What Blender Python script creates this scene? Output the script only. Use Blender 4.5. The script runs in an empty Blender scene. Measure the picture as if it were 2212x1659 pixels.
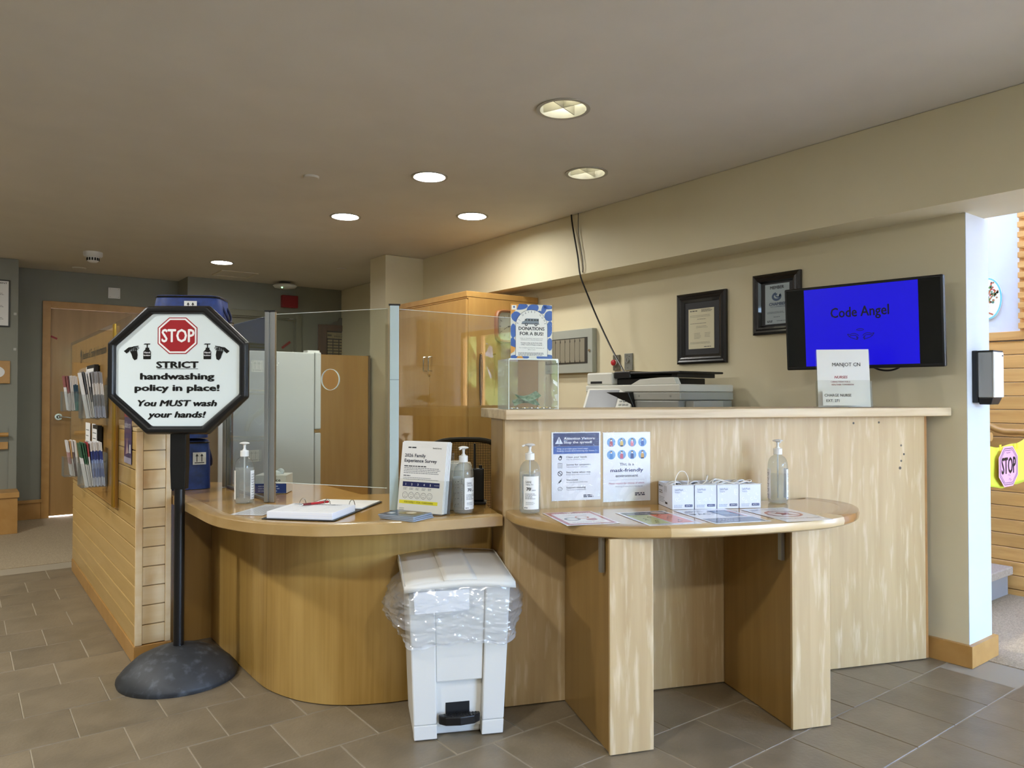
import bpy, bmesh, math, random
from mathutils import Vector, Matrix, noise as mnoise
random.seed(7)
S = bpy.context.scene
COL = S.collection
R_ = math.radians

# ------------------------------------------------------------------ camera
YAW = 53.2                      # heading of the view in the floor plane, from +X towards +Y
cd = bpy.data.cameras.new('camera'); cam = bpy.data.objects.new('camera', cd); COL.objects.link(cam)
cd.sensor_fit = 'HORIZONTAL'; cd.sensor_width = 36.0
cd.lens = 36.0 * 1600.0 / 2212.0
cd.clip_start = 0.05; cd.clip_end = 200
cam.location = (0, 0, 1.2)
cam.rotation_euler = (R_(90 + 0.9), 0, R_(YAW - 90))
S.camera = cam

# ------------------------------------------------------------------ exposure, sky
S.view_settings.view_transform = 'Standard'; S.view_settings.look = 'None'
S.view_settings.gamma = 1.0; S.view_settings.use_curve_mapping = False
S.view_settings.exposure = 0.12
w = bpy.data.worlds.new('world'); S.world = w; w.use_nodes = True
nt = w.node_tree; bg = nt.nodes['Background']
sky = nt.nodes.new('ShaderNodeTexSky'); sky.sky_type = 'NISHITA'
sky.sun_disc = False; sky.sun_elevation = R_(38); sky.sun_rotation = R_(20); sky.air_density = 1.0; sky.dust_density = 2.5
wb = nt.nodes.new('ShaderNodeMix'); wb.data_type = 'RGBA'; wb.blend_type = 'MULTIPLY'; wb.inputs[0].default_value = 1
nt.links.new(sky.outputs[0], wb.inputs[6]); wb.inputs[7].default_value = (.90, .93, 1.18, 1)     # camera white balance for the mixed light
nt.links.new(wb.outputs[2], bg.inputs[0]); bg.inputs[1].default_value = 6.6
def area(name, loc, size, power, color, rot=(0, 0, 0), shape='DISK', spread=180):
    l = bpy.data.lights.new(name, 'AREA'); l.shape = shape; l.size = size if not isinstance(size, tuple) else size[0]
    if isinstance(size, tuple): l.size_y = size[1]
    l.energy = power; l.color = color; l.spread = R_(spread)
    o = bpy.data.objects.new(name, l); o.location = loc; o.rotation_euler = rot; COL.objects.link(o); return o
sl = bpy.data.lights.new('sun', 'SUN'); sl.energy = 1.8; sl.angle = R_(.6); sl.color = (1, .96, .9)
so = bpy.data.objects.new('sun', sl); COL.objects.link(so)
from mathutils import Vector as _V
so.rotation_euler = _V((.02, -.60, -.75)).to_track_quat('-Z', 'Y').to_euler()
LAMP = 150.0                                     # radiance of the lit downlight lenses
# the ceiling lamps of the part of the lobby behind the camera
for lx, ly in ((-0.6, 1.2), (-0.9, 3.4), (0.6, -0.9), (-0.9, 5.6)):
    area('lobby_downlight', (lx, ly, 2.43), 0.2, 38.0, (1.0, .985, .95))
# the windows are sampled as portals of the sky
def portal(name, loc, size, rot):
    o = area(name, loc, size, 1, (1, 1, 1), rot, 'RECTANGLE'); o.data.cycles.is_portal = True
portal('window_portal', (3.1, -2.93, 1.35), (2.4, 2.1), (R_(90), 0, 0))
portal('window_portal', (5.03, -1.42, 1.1), (2.36, 1.8), (R_(90), 0, R_(90)))
portal('window_portal', (4.12, 2.0, 3.55), (.46, 4.8), (0, 0, 0))

# ------------------------------------------------------------------ materials
def lin(h):
    h = h.lstrip('#'); v = [int(h[i:i+2], 16)/255 for i in (0, 2, 4)]
    return tuple((c/12.92 if c <= .04045 else ((c+.055)/1.055)**2.4) for c in v) + (1.0,)
_M = {}
def mat(key, hexc, rough=.5, metal=0., coat=0., emit=0., spec=None):
    if key in _M: return _M[key]
    m = bpy.data.materials.new(key); m.use_nodes = True; b = m.node_tree.nodes['Principled BSDF']
    b.inputs['Base Color'].default_value = lin(hexc); b.inputs['Roughness'].default_value = rough
    b.inputs['Metallic'].default_value = metal; b.inputs['Coat Weight'].default_value = coat
    if spec is not None: b.inputs['Specular IOR Level'].default_value = spec
    if emit: b.inputs['Emission Color'].default_value = lin(hexc); b.inputs['Emission Strength'].default_value = emit
    m.diffuse_color = lin(hexc); _M[key] = m; return m
def ink(hexc, gloss=.45): return mat('ink_%s_%d' % (hexc.strip('#'), int(gloss*100)), hexc, gloss)
def mixc(nt, a, b, fac):
    n = nt.nodes.new('ShaderNodeMix'); n.data_type = 'RGBA'
    for sock, v in ((n.inputs[0], fac), (n.inputs[6], a), (n.inputs[7], b)):
        if hasattr(v, 'is_linked'): nt.links.new(v, sock)
        else: sock.default_value = v
    return n.outputs[2]
def noisy(key, c1, c2, scale=(1, 1, 1), rough=.5, detail=5, bump=0., coat=0., vary=0., lo=.35, hi=.65, c3=None, s3=None, metal=0., distort=.3, bumpscale=None):
    """two tones through stretched noise, with a value shift per object and a little relief"""
    if key in _M: return _M[key]
    m = bpy.data.materials.new(key); m.use_nodes = True; t = m.node_tree; b = t.nodes['Principled BSDF']
    tc = t.nodes.new('ShaderNodeTexCoord'); oi = t.nodes.new('ShaderNodeObjectInfo')
    ad = t.nodes.new('ShaderNodeVectorMath'); ad.operation = 'MULTIPLY_ADD'
    cb = t.nodes.new('ShaderNodeCombineXYZ')
    for i in range(3): t.links.new(oi.outputs['Random'], cb.inputs[i])
    t.links.new(cb.outputs[0], ad.inputs[0]); ad.inputs[1].default_value = (7, 5, 9) if vary else (0, 0, 0); t.links.new(tc.outputs['Object'], ad.inputs[2])
    mp = t.nodes.new('ShaderNodeMapping'); mp.inputs['Scale'].default_value = scale; t.links.new(ad.outputs[0], mp.inputs[0])
    nz = t.nodes.new('ShaderNodeTexNoise'); nz.inputs['Scale'].default_value = 1; nz.inputs['Detail'].default_value = detail; nz.inputs['Distortion'].default_value = distort
    t.links.new(mp.outputs[0], nz.inputs['Vector'])
    rp = t.nodes.new('ShaderNodeMapRange'); rp.inputs[1].default_value = lo; rp.inputs[2].default_value = hi; t.links.new(nz.outputs[0], rp.inputs[0])
    col = mixc(t, lin(c1), lin(c2), rp.outputs[0])
    if c3:
        mp3 = t.nodes.new('ShaderNodeMapping'); mp3.inputs['Scale'].default_value = s3; t.links.new(ad.outputs[0], mp3.inputs[0])
        n3 = t.nodes.new('ShaderNodeTexNoise'); n3.inputs['Scale'].default_value = 1; n3.inputs['Detail'].default_value = 4; t.links.new(mp3.outputs[0], n3.inputs['Vector'])
        r3 = t.nodes.new('ShaderNodeMapRange'); r3.inputs[1].default_value = .54; r3.inputs[2].default_value = .78; t.links.new(n3.outputs[0], r3.inputs[0])
        col = mixc(t, col, lin(c3), r3.outputs[0])
    if vary:
        hs = t.nodes.new('ShaderNodeHueSaturation'); mr = t.nodes.new('ShaderNodeMapRange')
        mr.inputs[3].default_value = 1-vary; mr.inputs[4].default_value = 1+vary
        t.links.new(oi.outputs['Random'], mr.inputs[0]); t.links.new(mr.outputs[0], hs.inputs['Value']); t.links.new(col, hs.inputs['Color']); col = hs.outputs[0]
    t.links.new(col, b.inputs['Base Color']); b.inputs['Roughness'].default_value = rough; b.inputs['Coat Weight'].default_value = coat
    b.inputs['Coat Roughness'].default_value = .08; b.inputs['Metallic'].default_value = metal
    if bump:
        bn = t.nodes.new('ShaderNodeBump'); bn.inputs['Strength'].default_value = bump; bn.inputs['Distance'].default_value = .004
        if bumpscale:
            n4 = t.nodes.new('ShaderNodeTexNoise'); n4.inputs['Scale'].default_value = bumpscale; n4.inputs['Detail'].default_value = 3
            t.links.new(tc.outputs['Object'], n4.inputs['Vector']); t.links.new(n4.outputs[0], bn.inputs['Height'])
        else: t.links.new(nz.outputs[0], bn.inputs['Height'])
        t.links.new(bn.outputs[0], b.inputs['Normal'])
    m.diffuse_color = lin(c1); _M[key] = m; return m
def clear(key, tint='#f4f8f6', milk=0., ior=1.45, rough=0., milkcol='#ffffff', wrinkle=0):
    """thin clear sheet: see-through, with Fresnel mirroring and an optional milky share"""
    if key in _M: return _M[key]
    m = bpy.data.materials.new(key); m.use_nodes = True; t = m.node_tree; t.nodes.remove(t.nodes['Principled BSDF']); out = t.nodes['Material Output']
    tr = t.nodes.new('ShaderNodeBsdfTransparent'); tr.inputs[0].default_value = lin(tint)
    gl = t.nodes.new('ShaderNodeBsdfGlossy'); gl.inputs['Roughness'].default_value = rough
    fr = t.nodes.new('ShaderNodeFresnel'); fr.inputs[0].default_value = ior
    ge = t.nodes.new('ShaderNodeNewGeometry'); mr = t.nodes.new('ShaderNodeMapRange'); mr.inputs[3].default_value = ior; mr.inputs[4].default_value = 1/ior
    t.links.new(ge.outputs['Backfacing'], mr.inputs[0]); t.links.new(mr.outputs[0], fr.inputs[0])      # the same mirroring on both faces of a sheet
    if wrinkle:                                 # creases of thin plastic film
        tc = t.nodes.new('ShaderNodeTexCoord'); nz = t.nodes.new('ShaderNodeTexNoise'); nz.inputs['Scale'].default_value = wrinkle; nz.inputs['Detail'].default_value = 3; nz.inputs['Distortion'].default_value = 1.5
        bn = t.nodes.new('ShaderNodeBump'); bn.inputs['Strength'].default_value = .9; bn.inputs['Distance'].default_value = .02
        t.links.new(tc.outputs['Object'], nz.inputs['Vector']); t.links.new(nz.outputs[0], bn.inputs['Height']); t.links.new(bn.outputs[0], gl.inputs['Normal']); t.links.new(bn.outputs[0], fr.inputs['Normal'])
    base = tr.outputs[0]
    if milk:
        df = t.nodes.new('ShaderNodeBsdfDiffuse'); df.inputs[0].default_value = lin(milkcol); ms = t.nodes.new('ShaderNodeMixShader'); ms.inputs[0].default_value = milk
        t.links.new(base, ms.inputs[1]); t.links.new(df.outputs[0], ms.inputs[2]); base = ms.outputs[0]
    mx = t.nodes.new('ShaderNodeMixShader'); t.links.new(fr.outputs[0], mx.inputs[0]); t.links.new(base, mx.inputs[1]); t.links.new(gl.outputs[0], mx.inputs[2])
    t.links.new(mx.outputs[0], out.inputs[0]); _M[key] = m; return m

VG = (22, 22, 1.3)
M_CEIL = noisy('ceiling_paint', '#d2ccbd', '#d6d0c1', (3, 3, 3), .75, bump=.05, bumpscale=180)
M_CREAM = noisy('cream_paint', '#d9cfae', '#dcd3b4', (2, 2, 2), .6, bump=.05, bumpscale=160)
M_GREY = noisy('grey_green_paint', '#85867a', '#898a7e', (2, 2, 2), .65, bump=.05, bumpscale=160)
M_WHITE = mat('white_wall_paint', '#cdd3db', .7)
M_PALE = noisy('pale_maple', '#b3986c', '#c0a67b', VG, .42, c3='#d9c6a3', s3=(38, 38, 4.5), bump=.04)
M_DESK = noisy('golden_maple', '#a3803f', '#b3904d', (60, 60, 1.6), .35, coat=.25, c3='#c09e5c', s3=(5, 5, 1))
M_SIDE = noisy('amber_maple', '#8c6b36', '#97763f', VG, .35, coat=.3)
M_TOP = noisy('varnished_maple', '#b98d44', '#c59b53', (9, 9, 9), .2, coat=.6)
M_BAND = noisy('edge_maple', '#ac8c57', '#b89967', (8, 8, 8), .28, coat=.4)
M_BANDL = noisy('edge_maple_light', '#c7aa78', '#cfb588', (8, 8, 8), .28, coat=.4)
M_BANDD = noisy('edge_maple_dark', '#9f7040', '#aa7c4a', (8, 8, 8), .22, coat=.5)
M_LEDGE = noisy('ledge_maple', '#c3aa84', '#d6c3a2', (1.5, 26, 26), .4, c3='#a58a66', s3=(2, 30, 30))
M_CAB = noisy('cabinet_maple', '#b08446', '#ba9050', (14, 14, 1.2), .35, coat=.25)
M_PLANK = noisy('plank_maple', '#b89658', '#c2a164', (30, 2.2, 30), .42, vary=.06, coat=.1)
M_PLANKE = noisy('end_plank_maple', '#d6ba8a', '#dcc499', (3, 30, 30), .42, vary=.04, coat=.1, c3='#b88c56', s3=(7, 7, 3))
M_HPLANK = noisy('hall_plank_maple', '#bf9150', '#cb9f5e', (30, 1.6, 30), .45, vary=.08, c3='#a87a3e', s3=(9, 3, 20))
M_DOOR = noisy('door_maple', '#9f7c49', '#a98551', (16, 16, 1.1), .4, coat=.15)
M_TRIMW = noisy('trim_maple', '#b08446', '#ba8f52', (10, 10, 10), .42)
M_TILE = noisy('stone_tile', '#776b56', '#82755f', (9, 9, 9), .38, vary=.07, bump=.25, bumpscale=70, c3='#6a604f', s3=(3, 3, 3))
M_GROUT = mat('tile_grout', '#9a8f7a', .8)
M_CARPET = noisy('fleck_carpet', '#8f8168', '#b09f82', (150, 150, 150), .95, bump=.6, bumpscale=300, detail=2)
M_BLACK = mat('black_plastic', '#0c0c0e', .35)
M_RUBBER = noisy('worn_rubber', '#26282a', '#34373a', (8, 8, 8), .55, c3='#50555a', s3=(30, 30, 30), bump=.1)
M_ALU = mat('brushed_aluminium', '#a9abaa', .3, .85)
M_CHROME = mat('satin_chrome', '#c9c9c4', .22, 1.)
M_GLASS = clear('screen_glass', '#f3f6f2', ior=1.5)
M_ACRYL = clear('clear_acrylic', '#f6f8f8', .03, 1.45)
M_COVER = clear('board_cover', '#fbfbf9', .0, 1.035)
M_FILM = clear('bag_film', '#f4f6f8', .18, 1.7, .16)
M_BOTTLE = clear('clear_bottle', '#eef1f0', .05, 1.4, .02)
M_GEL = clear('sanitiser_gel', '#f7f7f3', .14, 1.2, .05)
M_PANE = clear('window_glass', '#fafcfb', ior=1.45)
M_PAPER = mat('paper_white', '#e9e9e6', .6)
M_LAM = mat('laminated_paper', '#e6e8ee', .18, coat=.5)
M_WPLAS = mat('white_plastic', '#e4e4e0', .35)
M_BIN = mat('bin_plastic', '#dad8d0', .4)
M_LENS = mat('lit_lens', '#fffdf8', .5, emit=LAMP)
M_BRASS = mat('brass', '#b8923e', .3, .9)
M_BLUEBAG = noisy('blue_nylon', '#17316f', '#1c3b84', (40, 40, 40), .5, bump=.1)
M_FRIDGE = mat('fridge_enamel', '#c9ccca', .35)
M_DARK = mat('dark_void', '#0a0a0a', .7)

# ------------------------------------------------------------------ geometry helpers
class G:
    def __init__(s): s.v = []; s.f = []; s.mi = []; s.cur = 0
    def add(s, vs, fs, M=None):
        n = len(s.v)
        for p in vs:
            p = Vector(p)
            s.v.append(M @ p if M else p)
        for f in fs: s.f.append([n+i for i in f]); s.mi.append(s.cur)
        return s
    def box(s, x0, x1, y0, y1, z0, z1, M=None):
        return s.frus((x0, x1, y0, y1, z0), (x0, x1, y0, y1, z1), M)
    def frus(s, b, t, M=None):
        x0, x1, y0, y1, z0 = b; X0, X1, Y0, Y1, z1 = t
        return s.add([(x0, y0, z0), (x1, y0, z0), (x1, y1, z0), (x0, y1, z0), (X0, Y0, z1), (X1, Y0, z1), (X1, Y1, z1), (X0, Y1, z1)],
                     [(3, 2, 1, 0), (4, 5, 6, 7), (0, 1, 5, 4), (1, 2, 6, 5), (2, 3, 7, 6), (3, 0, 4, 7)], M)
    def prism(s, pts, z0, z1, M=None):
        n = len(pts); a = sum(pts[i][0]*pts[(i+1) % n][1]-pts[(i+1) % n][0]*pts[i][1] for i in range(n))
        if a < 0: pts = pts[::-1]
        return s.add([(x, y, z0) for x, y in pts]+[(x, y, z1) for x, y in pts],
                     [list(range(n))[::-1], list(range(n, 2*n))]+[(i, (i+1) % n, n+(i+1) % n, n+i) for i in range(n)], M)
    def lathe(s, prof, n=24, M=None, a0=0., a1=360.):
        full = abs(a1-a0) >= 360; k = n if full else n+1; vs = []; fs = []
        for i in range(k):
            a = R_(a0+(a1-a0)*i/n)
            for r, z in prof: vs.append((r*math.cos(a), r*math.sin(a), z))
        m = len(prof)
        for i in range(n):
            j = (i+1) % k
            for q in range(m-1): fs.append((i*m+q, j*m+q, j*m+q+1, i*m+q+1))
        return s.add(vs, fs, M)
    def cyl(s, p0, p1, r, n=16, r2=None):
        p0 = Vector(p0); p1 = Vector(p1); d = p1-p0; L = d.length
        M = Matrix.Translation(p0) @ d.to_track_quat('Z', 'Y').to_matrix().to_4x4(); r2 = r if r2 is None else r2
        return s.lathe([(0, 0), (r, 0), (r2, L), (0, L)], n, M)
    def tube(s, pts, r, n=8, sub=0):
        pts = [Vector(p) for p in pts]
        if sub: pts = [Vector(p) for p in smooth3(pts, sub)]
        vs = []; fs = []; m = len(pts); prev = None
        for i, p in enumerate(pts):
            t = (pts[min(i+1, m-1)]-pts[max(i-1, 0)]).normalized()
            u = (prev-t*prev.dot(t)) if prev else t.orthogonal()
            if u.length < 1e-6: u = t.orthogonal()
            u.normalize(); prev = u; w_ = t.cross(u)
            for k in range(n):
                a = 2*math.pi*k/n; vs.append(p+u*(r*math.cos(a))+w_*(r*math.sin(a)))
        for i in range(m-1):
            for k in range(n): fs.append((i*n+k, i*n+(k+1) % n, (i+1)*n+(k+1) % n, (i+1)*n+k))
        fs.append(tuple(range(n))[::-1]); fs.append(tuple(range((m-1)*n, m*n)))
        return s.add(vs, fs)
    def ball(s, c, rx, ry=None, rz=None, nu=16, nv=10, M=None):
        ry = ry or rx; rz = rz or rx
        prof = [(math.sin(math.pi*i/nv), -math.cos(math.pi*i/nv)) for i in range(nv+1)]
        T = Matrix.Translation(Vector(c)) @ Matrix.Diagonal((rx, ry, rz, 1))
        return s.lathe(prof, nu, (M @ T) if M else T)
    def grid(s, fn, nu, nv, cu=False, M=None):
        ku = nu if cu else nu+1; vs = [fn(i/nu, j/nv) for i in range(ku) for j in range(nv+1)]; fs = []
        for i in range(nu):
            a = i; b = (i+1) % ku
            for j in range(nv): fs.append((a*(nv+1)+j, b*(nv+1)+j, b*(nv+1)+j+1, a*(nv+1)+j+1))
        return s.add(vs, fs, M)
    def build(s, name, m, parent=None, smooth=False, bevel=0., solid=0., loc=None, rot=None, M=None, seg=2):
        me = bpy.data.meshes.new(name); me.from_pydata([tuple(p) for p in s.v], [], s.f); me.update()
        ms = m if isinstance(m, (list, tuple)) else [m]
        for q in ms: me.materials.append(q)
        if len(ms) > 1: me.polygons.foreach_set('material_index', s.mi)
        bm = bmesh.new(); bm.from_mesh(me); bmesh.ops.remove_doubles(bm, verts=bm.verts, dist=1e-6); bmesh.ops.recalc_face_normals(bm, faces=bm.faces); bm.to_mesh(me); bm.free()
        if smooth:
            me.polygons.foreach_set('use_smooth', [True]*len(me.polygons)); me.set_sharp_from_angle(angle=R_(38))
        o = bpy.data.objects.new(name, me); COL.objects.link(o)
        if parent: o.parent = parent
        if M is not None: o.matrix_local = M
        if loc: o.location = loc
        if rot: o.rotation_euler = rot
        if solid: md = o.modifiers.new('thickness', 'SOLIDIFY'); md.thickness = solid; md.offset = 0
        if bevel: md = o.modifiers.new('bevel', 'BEVEL'); md.width = bevel; md.segments = seg; md.limit_method = 'ANGLE'; md.angle_limit = R_(40)
        return o
def smooth3(pts, k, closed=False):
    n = len(pts); out = []
    g = (lambda i: pts[i % n]) if closed else (lambda i: pts[max(0, min(n-1, i))])
    for i in range(n if closed else n-1):
        a, b, c, d = (Vector(g(i+j)) for j in (-1, 0, 1, 2))
        for q in range(k):
            t = q/k
            out.append(.5*((2*b)+(c-a)*t+(2*a-5*b+4*c-d)*t*t+(3*b-a-3*c+d)*t**3))
    if not closed: out.append(Vector(pts[-1]))
    return out
def thing(name, label, cat, loc=(0, 0, 0), rz=0., group=None, tilt=None):
    o = bpy.data.objects.new(name, None); COL.objects.link(o); o.empty_display_size = .1
    o.location = loc; o.rotation_euler = (tilt or 0, 0, rz); tag(o, label, cat, group); return o
def tag(o, label, cat, group=None):
    o['label'] = label; o['category'] = cat
    if group: o['group'] = group
    return o
def struct(o):
    o['kind'] = 'structure'; return o
def copy_tree(o, parent=None):
    c = o.copy(); COL.objects.link(c); c.parent = parent
    for ch in [q for q in o.children]: copy_tree(ch, c)
    return c
# ---- flat print on a surface
_cap = None; _tc = {}
def textmesh(sx, bold, ital):
    k = (sx, bold, ital)
    if k in _tc: return _tc[k]
    cu = bpy.data.curves.new('t', 'FONT'); cu.body = sx; cu.size = 1; cu.offset = bold; cu.shear = ital; cu.resolution_u = 2; cu.fill_mode = 'FRONT'
    o = bpy.data.objects.new('t', cu); COL.objects.link(o); me = bpy.data.meshes.new_from_object(o)
    r = ([tuple(v.co) for v in me.vertices], [tuple(p.vertices) for p in me.polygons])
    bpy.data.objects.remove(o); bpy.data.meshes.remove(me); bpy.data.curves.remove(cu); _tc[k] = r; return r
def cap():
    global _cap
    if _cap is None: _cap = max(v[1] for v in textmesh('H', 0, 0)[0])
    return _cap
class Print:
    """collects flat shapes by name and colour, laid on a surface through fn(u, v, height)"""
    def __init__(s, parent, fn, gloss=.45, step=.0004): s.p = parent; s.fn = fn; s.g = {}; s.gl = gloss; s.st = step; s.emit = None; s.k = 0; s.nt = 0
    def _add(s, name, color, pts, faces, layer):
        g = s.g.setdefault((name, color, s.k), G()); g.add([s.fn(u, v, s.st*layer) for u, v in pts], faces)
    def poly(s, name, color, pts, layer=1): s._add(name, color, pts, [list(range(len(pts)))], layer)
    def rect(s, name, color, u0, u1, v0, v1, layer=1, n=1):
        for i in range(n):
            a = u0+(u1-u0)*i/n; b = u0+(u1-u0)*(i+1)/n; s.poly(name, color, [(a, v0), (b, v0), (b, v1), (a, v1)], layer)
    def disc(s, name, color, u, v, r, layer=1, ry=None, n=24):
        ry = ry or r; s.poly(name, color, [(u+r*math.cos(2*math.pi*i/n), v+ry*math.sin(2*math.pi*i/n)) for i in range(n)], layer)
    def ring(s, name, color, u, v, r, t, layer=1, ry=None, n=28, a0=0, a1=360):
        ry = ry or r; pts = []; k = n+1
        for i in range(k):
            a = R_(a0+(a1-a0)*i/n); pts += [(u+r*math.cos(a), v+ry*math.sin(a)), (u+(r-t)*math.cos(a), v+(ry-t)*math.sin(a))]
        s._add(name, color, pts, [(2*i, 2*i+2, 2*i+3, 2*i+1) for i in range(n)], layer)
    def line(s, name, color, pts, t, layer=1):
        for (a, b), (c, d) in zip(pts, pts[1:]):
            L = math.hypot(c-a, d-b) or 1; nx, ny = -(d-b)/L*t/2, (c-a)/L*t/2
            s.poly(name, color, [(a-nx, b-ny), (c-nx, d-ny), (c+nx, d+ny), (a+nx, b+ny)], layer)
    def rows(s, color, u0, u1, v, n, dv, h, layer=1, name='fine_print', ragged=.25):
        rr = random.Random(n*31+int(abs(u0)*1e4))
        for i in range(n):
            e = u1-(u1-u0)*ragged*rr.random(); x = u0
            while x < e:
                wd = h*rr.uniform(1.5, 5); s.rect(name, color, x, min(x+wd, e), v-i*dv-h, v-i*dv, layer); x += wd+h*.7
    def text(s, sx, u, v, h, color='#101010', align='C', width=None, bold=0., ital=0., layer=2, name='lettering', rot=0.):
        vs, fs = textmesh(sx, 0, ital)
        if not vs: return
        k = h/cap(); x0 = min(p[0] for p in vs); x1 = max(p[0] for p in vs); kx = width/(x1-x0) if width else k
        off = {'C': -(x0+x1)/2, 'L': -x0, 'R': -x1}[align]; c, d = math.cos(rot), math.sin(rot)
        pts = []
        for p in vs:
            a, b = (p[0]+off)*kx, p[1]*k; pts.append((u+a*c-b*d, v+a*d+b*c))
        s.nt += 1; k0 = s.k; s.k = 1000+s.nt; b = bold*.85
        for i, (du, dv) in enumerate(((0, 0),) if not bold else ((-b*kx, 0), (b*kx, 0), (0, -b*k*.7), (0, b*k*.7), (-b*kx*.5, -b*k*.5), (b*kx*.5, b*k*.5))): s._add(name, color, [(p[0]+du, p[1]+dv) for p in pts], fs, layer+.12*i)
        s.k = k0
    def build(s, names=None):
        for (name, color, k), g in s.g.items():
            m = ink(color, s.gl) if s.emit is None else mat('glow_'+color, color, .4, emit=s.emit)
            o = g.build(name, m, s.p)
            if name in ('fine_print', 'form_line', 'pale_pattern', 'leaf'): o['kind'] = 'stuff'
def flat(o=(0, 0, 0), U=(1, 0, 0), V=(0, 0, 1), N=(0, -1, 0)):
    o = Vector(o); U = Vector(U); V = Vector(V); N = Vector(N)
    return lambda u, v, h: o+U*u+V*v+N*h
def octo(hw, hh, tw, sh): return [(-tw, hh), (tw, hh), (hw, sh), (hw, -sh), (tw, -hh), (-tw, -hh), (-hw, -sh), (-hw, sh)]

# ================================================================== THE ROOM
CZ = 2.44; SX = 3.37; WX = 3.60; WE = 3.84
def plate(name, outer, holes, z0, z1, m, parent=None):
    cu = bpy.data.curves.new(name, 'CURVE'); cu.dimensions = '2D'; cu.fill_mode = 'BOTH'; cu.extrude = (z1-z0)/2
    for pts in [outer]+[[(x+r*math.cos(2*math.pi*i/40), y+r*math.sin(2*math.pi*i/40)) for i in range(40)] for x, y, r in holes]:
        sp = cu.splines.new('POLY'); sp.points.add(len(pts)-1); sp.use_cyclic_u = True
        for p, q in zip(sp.points, pts): p.co = (q[0], q[1], 0, 1)
    t = bpy.data.objects.new(name, cu); COL.objects.link(t); me = bpy.data.meshes.new_from_object(t); bpy.data.objects.remove(t)
    me.name = name; me.materials.clear(); me.materials.append(m); o = bpy.data.objects.new(name, me); COL.objects.link(o); o.location = (0, 0, (z0+z1)/2)
    if parent: o.parent = parent
    return o
def wallbox(name, m, *boxes):
    g = G()
    for b in boxes: g.box(*b)
    return struct(g.build(name, m))
LIGHTS = [(2.084, 2.416, .117, 0), (2.129, 3.627, .104, 1), (2.794, 3.042, .119, 0), (2.138, 4.786, .106, 1), (2.835, 4.249, .112, 1), (1.957, 7.128, .108, 1)]
# floor: grout bed with its stone tiles as parts
floor = wallbox('floor', M_GROUT, (-2.6, 3.745, -3.1, 6.22, -.1, -.002), (3.745, 5.2, -3.1, -1.2, -.1, -.002))
TW, TL = .285, .30
tile0 = G().box(.002, TW-.002, .002, TL-.002, -.014, 0).build('tile', M_TILE, floor, bevel=.002, seg=1)
first = True; ntile = 0
CAMF = Vector((math.cos(R_(YAW)), math.sin(R_(YAW)))); CAMR = Vector((math.sin(R_(YAW)), -math.cos(R_(YAW))))
def seen(x, y):
    d = Vector((x, y)); f = d.dot(CAMF); r = d.dot(CAMR); return f > 2.0 and abs(r)/f < .80
rows = []
for j in range(-8, 17):
    y = 1.507+j*TL; off = .208 if j % 2 == 0 else .355
    for i in range(-6, 14):
        x = off+(i-1)*TW
        if x+TW > 3.745+.02 or y+TL > 6.23: continue
        if not any(seen(x+a, y+b) for a in (0, TW) for b in (0, TL)): continue
        cxm, cym = x+TW/2, y+TL/2
        ls = (cxm-1.692)*.931-(cym-2.309)*.365; le = -(cxm-1.692)*.365-(cym-2.309)*.931
        if (ls > -.2 and le < -.35) or (cym > 3.9 and cxm > .9) or (cxm > 1.25 and cym > 3.0) or (.66 < cxm < .78 and 3.9 < cym < 5.8): continue
        rows.append((x, y))
for x, y in rows:
    o = tile0 if first else tile0.copy()
    if not first: COL.objects.link(o)
    first = False; o.location = (x, y, random.uniform(-.0007, .0007)); ntile += 1
g = G()                                          # the tiles outside the photograph's view, joined
done = {(round(a, 3), round(b, 3)) for a, b in rows}
for j in range(-15, 16):
    y = 1.507+j*TL; off = .208 if j % 2 == 0 else .355
    for i in range(-9, 14):
        x = off+(i-1)*TW
        if x+TW > 3.765 or y+TL > 6.23 or (round(x, 3), round(y, 3)) in done: continue
        g.box(x+.002, x+TW-.002, y+.002, y+TL-.002, -.014, -.0002)
g.build('tile_field', M_TILE, floor)['kind'] = 'stuff'
print('tiles', ntile)
wallbox('floor_carpet_corridor', M_CARPET, (-2.6, 3.6, 6.22, 9.6, -.1, .002))
wallbox('floor_carpet_hall', M_CARPET, (3.745, 5.2, -1.2, 5.2, -.1, .002))
wallbox('floor_office', M_CARPET, (1.6, 3.6, 3.5, 6.22, -.004, .001))
ceil = struct(plate('ceiling', [(-2.6, -3.1), (3.8, -3.1), (3.8, 8.7), (-2.6, 8.7)], [(x, y, r*.86) for x, y, r, l in LIGHTS], CZ, CZ+.02, M_CEIL))
wallbox('ceiling_void', M_DARK, (-2.6, 3.8, -3.1, 8.7, CZ+.26, CZ+.3))
wallbox('wall_soffit', M_CREAM, (SX, 3.8, -3.1, 5.86, 2.02, CZ-.002))
wallbox('wall_right', M_CREAM, (WX, WE, 1.43, 8.6, 0, CZ-.004), (3.8, WE, 1.43, 5.2, CZ-.004, 3.6))
wallbox('wall_end_daylight', M_WHITE, (WX+.0005, WE+.0005, 1.4275, 1.4299, .0, 2.0195))  # added thin facing over the cream wall; its pale colour stands in for daylight
wallbox('wall_column', M_CREAM, (2.992, WX-.002, 5.85, 6.15, 0, CZ-.003))
wallbox('baseboard_right', M_TRIMW, (WX-.022, WX, 1.4301, 1.60, 0, .095), (WX-.022, WE+.02, 1.408, 1.43, 0, .095))
wallbox('wall_left', M_GREY, (-2.6, .432, 8.07, 8.75, 0, CZ-.003))
wallbox('wall_door', M_GREY, (.432, .70, 8.56, 8.7, 0, CZ-.003), (1.67, 1.93, 8.56, 8.7, 0, CZ-.003), (.70, 1.67, 8.56, 8.7, 2.085, CZ-.003))
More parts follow.
